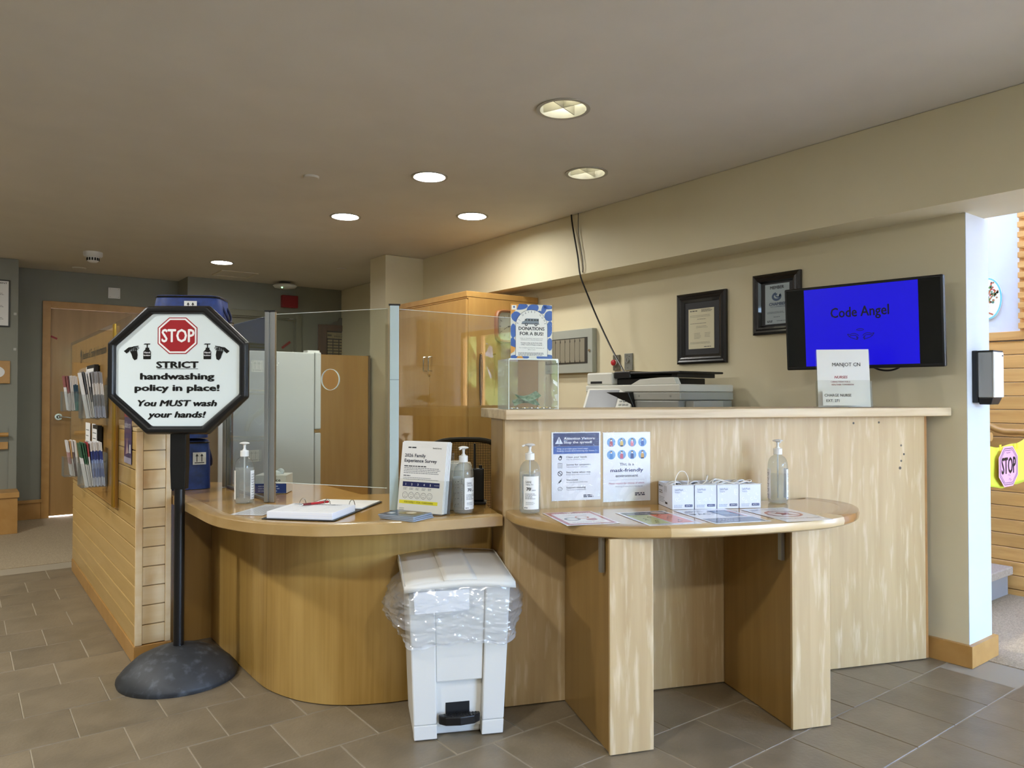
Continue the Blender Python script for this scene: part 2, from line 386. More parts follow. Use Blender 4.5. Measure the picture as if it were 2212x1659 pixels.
wallbox('wall_back', M_GREY, (1.90, 2.22, 8.16, 8.3, 0, CZ-.003), (3.05, 3.6, 8.16, 8.3, 0, CZ-.003), (2.22, 3.05, 8.16, 8.3, 2.07, CZ-.003), (1.90, 2.0, 8.3, 8.7, 0, CZ-.003))
wallbox('wall_lobby_side', M_GREY, (-2.7, -2.6, -3.1, 8.7, 0, CZ))
# south window wall behind the camera
wallbox('wall_front', M_CREAM, (-2.6, 1.9, -3.1, -3.0, 0, CZ), (4.3, 5.2, -3.1, -3.0, 0, 3.6), (1.9, 4.3, -3.1, -3.0, 0, .3), (1.9, 4.3, -3.1, -3.0, 2.4, 3.6))
win = struct(thing('window_1', '', '')); del win['label']; del win['category']
g = G()
for i in range(3): x = 1.9+i*1.2; g.box(x-.03, x+.03, -3.09, -3.01, .3, 2.4)
g.box(1.9, 4.3, -3.09, -3.01, .3, .36); g.box(1.9, 4.3, -3.09, -3.01, 2.34, 2.4); g.box(1.9, 4.3, -3.085, -3.015, .95, 1.0); g.build('window_frame', M_TRIMW, win)
for i in range(2): G().box(1.93+i*1.2, 3.07+i*1.2, -3.053, -3.047, .36, 2.34).build('pane', M_PANE, win)
# side of the hall: plank wall, white wall, slatted screen, window nearer the street
wallbox('wall_hall', M_WHITE, (5.12, 5.2, 1.735, 5.2, 1.5, 3.6), (5.12, 5.2, .75, 1.735, 3.2, 3.6), (5.12, 5.2, -3.1, -2.6, 0, 3.6), (5.12, 5.2, -2.6, .75, 0, .2), (5.12, 5.2, -2.6, .75, 2.0, 3.6), (5.12, 5.2, -.25, .75, .2, 2.0), (5.12, 5.2, .75, 1.735, 0, 1.55), (5.12, 5.2, 1.735, 5.2, 0, 1.5))
win = struct(thing('window_2', '', '')); del win['label']; del win['category']
g = G()
for y in (-2.6, -2.2, -.25): g.box(5.13, 5.19, y-.05, y+.05, .2, 2.0)
g.box(5.13, 5.19, -2.6, -.25, .2, .26); g.box(5.13, 5.19, -2.6, -.25, 1.94, 2.0); g.build('window_frame', M_TRIMW, win)
for y, y1 in ((-2.55, -2.25), (-2.15, -.3)): G().box(5.157, 5.163, y, y1, .26, 1.94).build('pane', M_PANE, win)
wallbox('wall_hall_end', M_WHITE, (3.8, 5.2, 5.1, 5.2, 0, 3.6))
wallbox('wall_hall_upper', M_WHITE, (3.74, 3.8, -3.1, 1.43, CZ, 3.6))
wallbox('ceiling_hall', M_WHITE, (3.74, 3.87, -3.1, 5.2, 3.6, 3.65), (4.33, 5.2, -3.1, 5.2, 3.6, 3.65), (3.87, 4.33, -3.1, -.4, 3.6, 3.65), (3.87, 4.33, 4.4, 5.2, 3.6, 3.65))
win = struct(thing('window_3', '', '')); del win['label']; del win['category']
g = G()
for y in (-.4, .8, 2.0, 3.2, 4.4): g.box(3.87, 4.33, y-.02, y+.02, 3.60, 3.66)
g.build('window_frame', M_WPLAS, win)
for y in (-.38, .82, 2.02, 3.22): G().box(3.87, 4.33, y, y+1.16, 3.62, 3.626).build('pane', M_PANE, win)
panelling = struct(thing('wall_panelling', '', '')); del panelling['label']; del panelling['category']
PH = .083
pl0 = G().box(5.095, 5.119, .70, 5.09, 0, PH-.003).build('plank', M_HPLANK, panelling, bevel=.0025, seg=1)
for k in range(1, 19):
    o = pl0.copy(); COL.objects.link(o); o.location.z = k*PH-.045
pl0.location.z = -.0455
G().box(5.085, 5.119, .70, 5.09, 1.535, 1.588).build('cap_rail', M_HPLANK, panelling, bevel=.003)
scr = thing('slatted_screen', 'pale wooden slatted screen above the plank wall at far right', 'screen')
s0 = G().box(5.06, 5.11, .72, 1.725, 0, .034).build('slat', M_HPLANK, scr, bevel=.002, seg=1); s0.location.z = 1.60
for k in range(1, 26):
    o = s0.copy(); COL.objects.link(o); o.location.z = 1.60+k*.0605
for y in (.74, 1.72): G().box(5.111, 5.119, y-.02, y+.012, 1.59, 3.15).build('slat_post', M_HPLANK, scr)

# ---- door in the grey wall
d1 = struct(thing('door_1', '', '', (0, 8.56, 0))); del d1['label']; del d1['category']
G().box(.722, 1.65, .02, .062, .014, 2.062).build('door_leaf', M_DOOR, d1, bevel=.002)
G().box(.657, .724, -.018, .0, .0, 2.13).box(1.648, 1.715, -.018, 0, 0, 2.13).box(.724, 1.648, -.018, 0, 2.064, 2.13).box(.70, .722, 0, .1, 0, 2.085).box(1.65, 1.67, 0, .1, 0, 2.085).box(.722, 1.65, 0, .1, 2.064, 2.085).build('door_frame', M_TRIMW, d1, bevel=.003)
h = G(); h.cyl((.80, .02, .99), (.80, .006, .99), .033, 24); h.cyl((.80, .006, .99), (.80, -.045, .99), .011, 12); h.tube([(.80, -.045, .99), (.83, -.05, .99), (.87, -.048, .985), (.915, -.046, .975)], .0095, 10)
h.build('lever_handle', M_CHROME, d1, smooth=True)
G().box(.90, .985, .0185, .02, 1.265, 1.315).build('door_label', M_PAPER, d1)
tag(G().box(-.03, .03, -.0012, 0, -.009, .009).build('tape_strip', mat('red_tape', '#8e1f1c', .5), loc=(.757, 8.579, 1.775), rot=(0, R_(24), 0)), 'short strip of red tape on the wooden door at left', 'tape')
# ---- grey painted door behind the screens
d2 = struct(thing('door_2', '', '', (0, 8.16, 0))); del d2['label']; del d2['category']
M_GDOOR = noisy('grey_door_paint', '#7c7b69', '#807f6d', (2, 2, 2), .5)
G().box(2.22, 3.05, .03, .07, .01, 2.06).build('door_leaf', M_GDOOR, d2)
G().box(2.15, 2.22, -.02, 0, 0, 2.13).box(3.05, 3.115, -.02, 0, 0, 2.13).box(2.22, 3.05, -.02, 0, 2.065, 2.13).box(2.22, 2.24, 0, .1, 0, 2.07).box(3.03, 3.05, 0, .1, 0, 2.07).box(2.24, 3.03, .071, .12, 2.03, 2.07).box(2.24, 3.03, 0, .029, 2.05, 2.07).build('door_frame', M_GDOOR, d2, bevel=.004)
g = G(); g.prism([(.05*math.cos(a/12*math.pi), .018*math.sin(a/12*math.pi)) for a in range(24)], 0, .012, Matrix.Translation((3.0, -.001, 2.08)) @ Matrix.Rotation(R_(90), 4, 'X'))
g.build('door_number_plate', M_WPLAS, d2)
G().box(2.95, 3.04, -.03, -.02, 2.035, 2.045).build('closer_arm', M_CHROME, d2)
tag(G().box(-.06, .06, -.0012, 0, -.013, .013).build('tape_strip', mat('red_tape', '#8e1f1c', .5), loc=(2.95, 8.185, 1.77), rot=(0, R_(-38), 0)), 'strip of red tape slanting on the grey door behind the glass screen', 'tape')
# ---- skirting ledges of the corridor
def skirting(name, x0, x1, y0, y1, z, cap):
    r = struct(thing(name, '', '')); del r['label']; del r['category']
    G().box(x0, x1, y0, y1, 0.003, z).build('skirting_panel', M_TRIMW, r); G().box(x0, x1+.012, y0-.015, y1, z, z+cap).build('skirting_cap', M_TRIMW, r, bevel=.003)
skirting('baseboard_left', -2.59, .425, 7.75, 8.069, .315, .045)
skirting('baseboard_back', .433, .655, 8.535, 8.559, .16, .03)
# ---- ceiling lamps
for i, (x, y, r, lit) in enumerate(LIGHTS):
    lab = ['unlit round downlight with cross baffle, the one nearest the camera', 'lit round downlight nearest the camera, above the glass screen', 'unlit round downlight with cross baffle, beside the sloping soffit',
           'lit round downlight, middle of the left row', 'lit round downlight between the soffit and the left row', 'lit round downlight farthest away, above the blue bags'][i]
    t = thing('downlight', lab, 'ceiling light', (x, y, CZ), 0, 'lit round downlights' if lit else 'unlit baffled downlights')
    G().lathe([(r*.86, 0.0), (r*.86, -.004), (r, -.005), (r*1.0, -.001), (r*.98, 0.0)], 40).build('trim_ring', mat('trim_grey', '#a8a394', .45), t, smooth=True)
    if lit:
        G().lathe([(r*.86, -.004), (r*.78, .018)], 40).build('reflector', M_WPLAS, t, smooth=True)
        G().lathe([(0, .016), (r*.79, .016)], 40).build('lens', M_LENS, t)
    else:
        G().lathe([(r*.86, -.002), (r*.83, .05), (r*.7, .13), (r*.5, .17), (0.0, .18)], 40).build('reflector', mat('reflector_mirror', '#e6e6e0', .25, .6), t, smooth=True)
        g = G(); g.box(-r*.84, r*.84, -.0018, .0018, .004, .05); g.box(-.0018, .0018, -r*.84, r*.84, .004, .05)
        g.build('cross_baffle', mat('baffle', '#a5a294', .4, .5), t, rot=(0, 0, R_(20)))
        g = G()
        for k in range(4): a = k*math.pi/2+.4; g.cyl((.03*math.cos(a), .03*math.sin(a), .07), (.03*math.cos(a), .03*math.sin(a), .17), .010, 10)
        g.build('lamp_tubes', mat('tube_glow', '#fffae8', .5, emit=10.0), t, smooth=True)  # glow added inside the unlit fitting to brighten its reflector
# ---- things on the ceiling
def disc_plate(x, y, r, lab): tag(G().lathe([(0, -.012), (r*.9, -.012), (r, -.006), (r, 0), (0, 0)], 28).build('sprinkler_cover', M_CEIL, smooth=True, loc=(x, y, CZ)), lab, 'sprinkler', 'flat sprinkler covers')
disc_plate(1.589, 4.02, .044, 'flat round sprinkler cover on the ceiling left of the downlights')
disc_plate(.93, 8.25, .06, 'flat round sprinkler cover on the ceiling before the wooden door')
disc_plate(2.99, 6.763, .048, 'flat round sprinkler cover near the rear column')
t = thing('smoke_detector', 'white domed smoke detector with dark slots on the ceiling at left', 'smoke detector', (.925, 7.288, CZ))
G().lathe([(0, 0), (.075, 0), (.075, -.03), (.066, -.042), (0, -.042)], 28).build('base', M_WPLAS, t, smooth=True)
G().lathe([(0, -.04), (.048, -.042), (.046, -.075), (.03, -.088), (0, -.09)], 28).build('sensor_dome', M_WPLAS, t, smooth=True)
g = G()
for k in range(14): a = 2*math.pi*k/14; g.box(.044, .05, -.006, .006, -.074, -.05, Matrix.Rotation(a, 4, 'Z'))
g.build('vent_slots', M_DARK, t)
t = thing('wireless_access_point', 'white dish-shaped access point with a green light on the ceiling', 'access point', (2.85, 7.95, CZ))
G().lathe([(0, 0), (.06, 0), (.06, -.025), (0, -.025)], 20).build('mount', mat('dark_grey', '#3a3a38', .5), t)
G().lathe([(0, -.025), (.10, -.025), (.128, -.042), (.11, -.062), (.06, -.072), (0, -.074)], 32).build('dish', M_WPLAS, t, smooth=True)
G().ball((-.055, -.065, -.071), .008).build('status_light', mat('green_led', '#9dffb0', .4, emit=4), t)
t = thing('access_hatch', 'pale framed access hatch flush in the ceiling beyond the bags', 'hatch', (2.25, 7.72, CZ))
G().box(-.16, .16, -.16, .16, -.004, 0).build('hatch_panel', M_CEIL, t); G().box(-.18, .18, -.18, -.16, -.008, 0).box(-.18, .18, .16, .18, -.008, 0).box(-.18, -.16, -.16, .16, -.008, 0).box(.16, .18, -.16, .16, -.008, 0).build('hatch_frame', mat('hatch_edge', '#d9d0b6', .6), t)

# ---- the world outside the windows (seen mirrored in the screens)
struct(G().box(-60, 60, -60, -3.1, -.4, -.3).build('floor_outside', noisy('outside_paving', '#8f887a', '#a39b8c', (.6, .6, .6), .9)))  # ground greyed to paving so no green light bounces indoors
struct(G().box(5.2, 60, -3.1, 30, -.4, -.3).build('floor_outside', _M['outside_paving']))
def tree(x, y, h, r, seed, lab):
    t = thing('tree', lab, 'tree', (x, y, -.3), 0, 'trees outside the windows'); rr = random.Random(seed)
    G().cyl((0, 0, 0), (0, 0, h*.6), .18, 10, .08).build('trunk', mat('bark', '#5a4733', .9), t)
    g = G()
    for k in range(240):
        a = rr.uniform(0, 6.283); b = rr.uniform(-1, 1); q = r*rr.uniform(.45, 1.); s_ = rr.uniform(.25, .5); c = math.sqrt(1-b*b)
        M = Matrix.Translation((q*c*math.cos(a), q*c*math.sin(a), h*.62+q*b*1.3)) @ Matrix.Rotation(rr.uniform(0, 6), 4, Vector((rr.uniform(-1, 1), rr.uniform(-1, 1), rr.uniform(-1, 1))).normalized())
        g.add([(-s_, 0, 0), (0, -s_*.6, .05), (s_, 0, 0), (0, s_*.6, .05)], [(0, 1, 2, 3)], M)
    g.build('crown', noisy('foliage', '#6f8440', '#a9b468', (.5, .5, .5), .8), t)
for i, (x, y, h_, r) in enumerate([(8.2, -7.0, 4.6, 1.6), (11.2, -13.5, 6.5, 2.4), (2.0, -12, 6, 2.4), (-6.5, -10, 5.5, 2.2)]):
    tree(x, y, h_, r, i+1, ['leafy tree outside, mirrored in the glass screen', 'tall leafy tree outside, far right of those mirrored in the screen', 'leafy tree outside behind the camera, left of the house', 'leafy tree outside behind the camera, farthest left'][i])
t = thing('house', 'white house with a blue roof edge mirrored in the clear screen', 'house', (17.5, -13.0, -.3), R_(35))
G().box(-4, 4, -3, 3, 0, 3).build('wall', M_WHITE, t); G().box(-4.4, 4.4, -3.4, 3.4, 3, 3.35).build('roof_edge', mat('blue_roof', '#5b86c4', .5), t)
G().prism([(-4.3, 3.35), (4.3, 3.35), (0, 5)], -3.3, 3.3, Matrix.Rotation(R_(90), 4, 'X')).build('roof', mat('roof_grey', '#7f7568', .8), t)

# ================================================================== LARGE FURNITURE
CA = math.atan2(-.365, .931); C0 = (1.692, 2.309)
def cw(s, e, z=0.):           # counter coordinates (along the front, out towards the visitor) to the room
    return Vector((C0[0]+.931*s-.365*e, C0[1]-.365*s-.931*e, z))
# ---- tall reception counter
t = thing('reception_counter', 'tall pale maple reception counter with a raised ledge, at right', 'counter', (C0[0], C0[1], 0), CA)
G().box(0, 1.985, 0, .03, .004, 1.107).build('front_panel', M_PALE, t, bevel=.002)
G().box(.0, .03, .031, .22, .004, 1.107).build('end_panel', M_SIDE, t, bevel=.002)
G().box(.031, 1.93, .20, .22, .004, 1.107).build('rear_panel', M_SIDE, t)
G().box(1.986, 2.003, .006, .035, .004, 1.107).build('edge_strip', M_BANDD, t)
G().prism([(-.015, -.07), (2.068, -.07), (1.905, .345), (-.015, .345)], 1.108, 1.147).build('ledge', M_LEDGE, t, bevel=.004)
for s_, z in ((1.60, 1.078), (1.735, 1.080), (1.855, .975), (1.87, .935), (1.855, .905), (1.848, .873)):
    G().cyl((s_, -.0006, z), (s_, .002, z), .005 if z > .88 else .007, 10).build('screw_hole', mat('screw_dark', '#3c352c', .4, .3), t)
# ---- half-round visitor table in front of it
t = thing('visitor_table', 'half-round varnished table on two slab legs in front of the tall counter', 'table', (C0[0], C0[1], 0), CA)
op = [(.004, .001), (.003, .10), (.028, .20), (.08, .295), (.165, .40), (.28, .478), (.48, .527), (.69, .535), (.88, .527), (1.07, .50), (1.225, .435), (1.335, .345), (1.405, .24), (1.418, .13), (1.39, .04), (1.36, .001)]
ol = [(p.x, -p.y) for p in smooth3([Vector((a, b)) for a, b in op], 5)]
def offset(pts, d):
    out = []
    for i, p in enumerate(pts):
        a = Vector(pts[max(i-1, 0)]); b = Vector(pts[min(i+1, len(pts)-1)]); tn = (b-a).normalized(); n = Vector((-tn.y, tn.x)); out.append((p[0]+n.x*d, min(p[1]+n.y*d, -.0005)))
    return out
prof = [(.075, .7595), (.013, .7595), (.004, .755), (0, .741), (.003, .727), (.012, .7205), (.075, .7205)]
rings = [(offset(ol, d), z) for d, z in prof]
def sweep(i0, i1):
    g = G(); vs = []; m_ = len(prof)
    for i in range(i0, i1+1):
        for pts, z in rings: vs.append((pts[i][0], pts[i][1], z))
    fs = [(a*m_+q, (a+1)*m_+q, (a+1)*m_+(q+1) % m_, a*m_+(q+1) % m_) for a in range(i1-i0) for q in range(m_)]
    fs += [tuple(range(m_))[::-1], tuple(range((i1-i0)*m_, (i1-i0+1)*m_))]
    return g.add(vs, fs)
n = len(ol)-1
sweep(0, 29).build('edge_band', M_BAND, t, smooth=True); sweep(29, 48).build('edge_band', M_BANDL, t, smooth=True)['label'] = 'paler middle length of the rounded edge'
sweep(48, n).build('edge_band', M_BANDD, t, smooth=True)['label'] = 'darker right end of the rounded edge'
G().prism(offset(ol, .0745), .722, .7593).build('tabletop', M_TOP, t)
for s0_ in (.24, .944):
    lg = G().box(s0_+.004, s0_+.156, -.449, -.002, .003, .72).build('slab_leg', M_SIDE, t, bevel=.002)
    G().box(s0_, s0_+.16, -.462, -.45, .003, .72).build('leg_facing', M_PALE, lg, bevel=.002)
for s_ in (.225, .93): G().box(s_, s_+.014, -.42, -.40, .60, .7205).build('support_bracket', M_ALU, t)
# ---- low curved reception desk
t = thing('reception_desk', 'low golden maple reception desk with a curved front, left of the counter', 'desk')
fr = [(.805, 4.12), (.803, 3.85), (.799, 3.55), (.795, 3.242), (.796, 2.99), (.830, 2.83), (.884, 2.70), (.959, 2.597), (1.037, 2.517), (1.163, 2.452), (1.297, 2.405), (1.49, 2.359), (1.683, 2.314)]
frs = [(p.x, p.y) for p in smooth3([Vector(a) for a in fr], 5)]
back = [cw(-.005, -.74)[:2], (1.513, 3.186), (1.515, 3.66), (1.33, 3.87), (1.09, 4.12)]
G().prism(frs+[tuple(b) for b in back], .705, .74).build('desktop', M_TOP, t, bevel=.003)
off = [(p[0], p[1]) for p in frs]
g = G(); vs = []
for i, p in enumerate(frs):
    a = Vector(frs[max(i-1, 0)]); b = Vector(frs[min(i+1, len(frs)-1)]); tn = (b-a).normalized(); nn = Vector((tn.y, -tn.x))
    if i == 0: nn = Vector((-1, 0))
    for d, z in ((.0, .697), (.006, .701), (.006, .737), (.0, .741), (-.05, .741), (-.05, .697)): vs.append((p[0]+nn.x*d, p[1]+nn.y*d, z))
for i in range(len(frs)-1):
    for q in range(6): g.f.append([i*6+q, (i+1)*6+q, (i+1)*6+(q+1) % 6, i*6+(q+1) % 6])
g.v = [Vector(v) for v in vs]; g.f.append([0, 1, 2, 3, 4, 5]); L = (len(frs)-1)*6; g.f.append([L+q for q in range(6)][::-1])
g.mi = [0]*len(g.f); g.build('desk_edge', M_BAND, t, smooth=True)
cb = [(1.013, 3.204), (1.022, 3.028), (1.073, 2.864), (1.14, 2.759), (1.217, 2.690), (1.307, 2.640), (1.42, 2.595), (1.762, 2.494)]
cs = [(p.x, p.y) for p in smooth3([Vector(a) for a in cb], 6)]
def skin(pts, z0, z1, th):
    g = G(); vs = []
    for i, p in enumerate(pts):
        a = Vector(pts[max(i-1, 0)]); b = Vector(pts[min(i+1, len(pts)-1)]); tn = (b-a).normalized(); nn = Vector((-tn.y, tn.x))
        for d, z in ((0, z0), (0, z1), (th, z1), (th, z0)): vs.append((p[0]+nn.x*d, p[1]+nn.y*d, z))
    fs = [[i*4+q, (i+1)*4+q, (i+1)*4+(q+1) % 4, i*4+(q+1) % 4] for i in range(len(pts)-1) for q in range(4)]
    k = (len(pts)-1)*4; return g.add(vs, fs+[[0, 1, 2, 3], [k+3, k+2, k+1, k]])
skin(cs, .004, .698, .022).build('curved_front_panel', M_DESK, t, smooth=True)
G().box(1.013, 1.035, 3.208, 3.84, .004, .698).build('side_panel', M_DESK, t, bevel=.001)
G().box(.815, 1.034, 3.842, 3.86, .004, .698).build('return_panel', M_SIDE, t, bevel=.001)
G().box(1.49, 1.51, 3.2, 3.85, .004, .703).build('inner_panel', M_SIDE, t)
# ---- clear screens on the desk
def post(x, y, lab, m, rz, slot=True):
    q = thing('screen_post', lab, 'post', (x, y, .742), rz)
    (G().box(-.022, -.004, -.013, .013, 0, .82).box(.004, .022, -.013, .013, 0, .82).box(-.004, .004, -.007, .013, 0, .82) if slot else G().box(-.018, .018, -.013, .013, 0, .82)).build('upright', m, q, bevel=.0015)
    if not slot: G().box(-.018, .018, -.0132, -.0128, .52, .5235).build('joint_line', mat('joint_grey', '#8a9a9c', .4), q)
    G().box(-.023, .023, -.0145, .0145, .82, .826).build('end_cap', M_BLACK, q)
    return q
AB = math.atan2(2.66-3.19, 1.405-1.082)
post(1.082, 3.19, 'aluminium screen post at the desk corner, beside the open binder', M_ALU, R_(-38))
post(1.09, 3.845, 'aluminium screen post at the rear, behind the left pump bottle', M_ALU, R_(-38))
post(1.405, 2.668, 'screen post tinted by its pale blue-grey reflection, behind the survey leaflets', mat('alu_pale_reflection', '#b3c4c4', .4, .1), R_(-28), False)  # same aluminium kind; its blue-green reflection is put into the colour
t = thing('side_screen', 'clear acrylic screen between the two left posts, over the glove box', 'screen', (1.086, 0, 0))
G().box(-.003, .003, 3.215, 3.82, .75, 1.55).build('acrylic_sheet', M_GLASS, t); G().box(-.008, .008, 3.21, 3.82, .742, .752).build('channel', M_ALU, t)
t = thing('front_screen', 'clear screen with a round speaking hole above the binder', 'screen', (1.082, 3.19, 0), AB)
L = math.hypot(.323, .522)
def holed(u0, u1, z0, z1, uc, zc, r, th, n=48):
    angs = sorted([2*math.pi*i/n for i in range(n)]+[math.atan2(b-zc, a-uc) % (2*math.pi) for a in (u0, u1) for b in (z0, z1)])
    g = G(); vs = []
    for a in angs:
        c, s_ = math.cos(a), math.sin(a); k = min(((u1-uc)/c if c > 1e-9 else (u0-uc)/c if c < -1e-9 else 1e9), ((z1-zc)/s_ if s_ > 1e-9 else (z0-zc)/s_ if s_ < -1e-9 else 1e9))
        for y in (-th, th): vs += [(uc+r*c, y, zc+r*s_), (uc+k*c, y, zc+k*s_)]
    m_ = len(angs); fs = []
    for i in range(m_):
        a = 4*i; b = 4*((i+1) % m_); fs += [(a, b, b+1, a+1), (a+2, a+3, b+3, b+2), (a, a+2, b+2, b), (a+1, b+1, b+3, a+3)]
    return g.add(vs, fs)
holed(.030, L-.030, .829, 1.55, .31, 1.267, .043, .003).build('acrylic_sheet', M_GLASS, t)
M_EDGE = mat('polished_edge', '#dfe9e2', .15)
G().lathe([(.043, -.0035), (.0445, -.0035), (.0445, .0035), (.043, .0035), (.043, -.0035)], 48, Matrix.Translation((.31, 0, 1.267)) @ Matrix.Rotation(R_(90), 4, 'X')).build('speaking_hole_rim', M_EDGE, t)
for z in (1.5502, .8275): G().box(.030, L-.030, -.0032, .0032, z, z+.0017).build('polished_edge', M_EDGE, t)
t = thing('end_screen', 'clear screen from the pale post to the tall counter, mirroring the windows', 'screen', (1.43, 2.672, 0), 0)
G().box(0, .60, -.003, .003, .83, 1.55).build('acrylic_sheet', M_GLASS, t); G().box(0, .60, -.0032, .0032, 1.5495, 1.551).build('polished_edge', M_EDGE, t)

# ---- half wall with the information board
t = thing('plank_half_wall', 'half-height maple plank wall carrying the information board, at left', 'half wall', (.64, 3.657, 0))
PP = .0868
G().box(.012, .135, .013, 2.23, .085, 1.02).build('core', M_SIDE, t)
p0 = G().box(0, .012, .014, 2.243, .003, PP-.001).build('plank', M_PLANK, t, bevel=.0022, seg=1); p0.location.z = .083
for k in range(1, 11): o = p0.copy(); COL.objects.link(o); o.location.z = .083+k*PP
q0 = G().box(.030, .124, .004, .0135, .003, PP-.001).build('end_plank', M_PLANKE, t, bevel=.002, seg=1); q0.location.z = .083
for k in range(1, 11): o = q0.copy(); COL.objects.link(o); o.location.z = .083+k*PP
G().box(0, .0295, 0, .0135, .083, 1.038).build('corner_stile', M_PLANKE, t, bevel=.002); G().box(.1245, .148, 0, .0135, .083, 1.038).build('corner_stile', M_PLANKE, t, bevel=.002)
G().box(.0, .148, 0, 2.243, 1.039, 1.056).build('cap', M_PLANKE, t, bevel=.003)
G().box(-.004, .152, .0, 2.243, .002, .082).build('plinth', M_TRIMW, t, bevel=.002)
bd = thing('information_board', 'varnished wooden board titled Resident & Family Information, with clear cover', 'board', (.64, 0, 0))
G().box(-.015, -.001, 4.10, 5.895, .645, 1.545).build('backboard', M_CAB, bd, bevel=.002)
G().box(-.0205, -.0175, 3.672, 5.90, .66, 1.562).build('clear_cover', M_COVER, bd)
for y in (4.085, 4.055): G().box(-.034, -.022, y-.006, y+.006, .655, 1.552).build('brass_strip', M_BRASS, bd, bevel=.003)
P = Print(bd, flat((-.0154, 0, 0), (0, -1, 0), (0, 0, 1), (-1, 0, 0)), step=.0004)
P.text('Resident & Family Information', -4.86, 1.425, .05, '#43413a', width=.92, bold=.005)
P.disc('emblem', '#43413a', -5.40, 1.447, .035, ry=.045); P.disc('emblem', '#b5853f', -5.40, 1.43, .012, 2, ry=.02)
P.build()
# ---- fridge and wooden partition behind
t = thing('fridge', 'white two-door fridge behind the glass screens', 'fridge', (0, 5.17, 0))
G().box(1.40, 2.075, 0, .62, .03, 1.512).build('cabinet', M_FRIDGE, t, bevel=.006)
G().box(2.078, 2.125, -.004, .624, .955, 1.516).build('upper_door', M_FRIDGE, t, bevel=.008); G().box(2.078, 2.125, -.004, .624, .04, .93).build('lower_door', M_FRIDGE, t, bevel=.008)
G().box(2.076, 2.115, -.001, .62, .931, .954).build('door_gap_strip', M_SIDE, t); G().box(2.03, 2.12, .02, .1, 1.513, 1.53).build('hinge_cover', M_WPLAS, t)
G().box(1.42, 2.06, .03, .6, .0, .03).build('foot', M_DARK, t)
for x, z in ((1.62, 1.43), (1.72, 1.42), (1.74, 1.435), (1.80, 1.415), (1.81, 1.43)): G().cyl((x, -.0005, z), (x, .001, z), .004, 8).build('magnet', mat('magnet_white', '#f6f6f2', .4), t)
t = thing('wooden_cupboard', 'plain maple cupboard side standing between the fridge and the column', 'cupboard', (0, 6.1, 0))
G().box(2.30, 2.95, 0, .02, .006, 1.556).build('side_panel', M_CAB, t); G().box(2.952, 2.968, -.004, .35, .006, 1.56).build('edge_strip', mat('old_edge', '#6e5d48', .6), t)
G().box(2.30, 2.95, .021, .35, .006, 1.54).build('carcass', M_SIDE, t)
# ---- tall cabinet under the soffit
t = thing('tall_cabinet', 'tall two-door maple cabinet reaching the soffit', 'cabinet', (2.951, 4.47, 0))
G().box(.0, .646, .0, 1.045, .003, 1.915).build('carcass', M_CAB, t, bevel=.002)
G().box(-.012, .0, .0, 1.045, 1.905, 1.935).build('top_rail', M_CAB, t); G().box(-.018, .645, -.002, 1.05, 1.916, 1.958).build('cornice', M_CAB, t, bevel=.003)
for y0, y1, hy in ((.004, .516, .48), (.520, 1.041, .555)):
    d = G().box(-.02, -.001, y0, y1, .10, 1.90).build('door', M_CAB, t, bevel=.002)
    G().tube([(-.02, hy, 1.39), (-.05, hy, 1.392), (-.052, hy, 1.40), (-.052, hy, 1.49), (-.05, hy, 1.498), (-.02, hy, 1.50)], .005, 8).build('handle', M_CHROME, d, smooth=True)
    if hy < .5: G().cyl((-.0205, .515, 1.36), (-.032, .515, 1.36), .010, 14).build('keyhole', M_BRASS, d)
t = thing('wall_desk', 'small wooden work surface beside the rear column', 'shelf', (0, 0, 0))
G().box(3.03, 3.59, 5.56, 5.845, .83, .87).build('worktop', M_BANDD, t, bevel=.003); G().box(3.20, 3.23, 5.60, 5.845, .66, .83).build('bracket', M_SIDE, t)

# ================================================================== THINGS ON THE FLOOR
VR = R_(YAW-90)               # turned square to the photographer
# ---- hand-washing sign on its rubber foot
t = thing('stop_sign_stand', 'black octagonal hand-washing STOP sign on a pole with a domed rubber foot', 'sign', (.765, 3.40, 0), VR)
G().lathe([(0, .0), (.236, .0), (.24, .012), (.238, .022), (.215, .05), (.17, .09), (.11, .118), (.06, .132), (.045, .136), (.03, .137), (0, .137)], 48).build('rubber_foot', M_RUBBER, t, smooth=True)
G().cyl((0, 0, .13), (0, 0, .80), .0215, 20).build('pole', M_BLACK, t, smooth=True)
G().frus((-.030, .030, -.020, .020, .80), (-.034, .034, -.020, .020, .90)).add([], []).frus((-.034, .034, -.020, .020, .9), (-.034, .034, -.020, .020, 1.06)).build('bracket', M_BLACK, t, bevel=.003)
SZ = 1.309
fr_ = G(); oo = [(p[0]*1., p[1]) for p in octo(.298, .2735, .132, .117)]; oi_ = octo(.262, .238, .107, .102)
vs = []; n_ = 8
for (o2, y) in ((oo, .0), (octo(.290, .2655, .128, .113), -.022), (octo(.270, .246, .113, .106), -.022), (oi_, -.008), (oi_, .01), (oo, .018)): vs += [(a, y, b) for a, b in o2]
fs = [(k*8+i, k*8+(i+1) % 8, ((k+1) % 6)*8+(i+1) % 8, ((k+1) % 6)*8+i) for k in range(6) for i in range(8)]
fr_.add(vs, fs).build('sign_frame', M_BLACK, t, bevel=.006, loc=(0.004, -.03, SZ))
sf = Matrix.Translation((.004, -.03, SZ)) @ Matrix.Rotation(R_(90), 4, 'X')
G().prism(oi_, .0, .004, sf).build('sign_face', mat('sign_white', '#e2ecec', .22, coat=.4), t)
P = Print(t, flat((.004, -.0345, SZ)), .3)
K = .000574
def sp(x, y): return ((x-913)*K, (556-y)*K)
P.poly('stop_octagon', '#a3262c', [(a+sp(910, 302)[0], b+sp(0, 302)[1]) for a, b in octo(.0845, .0775, .0365, .0345)], 1)
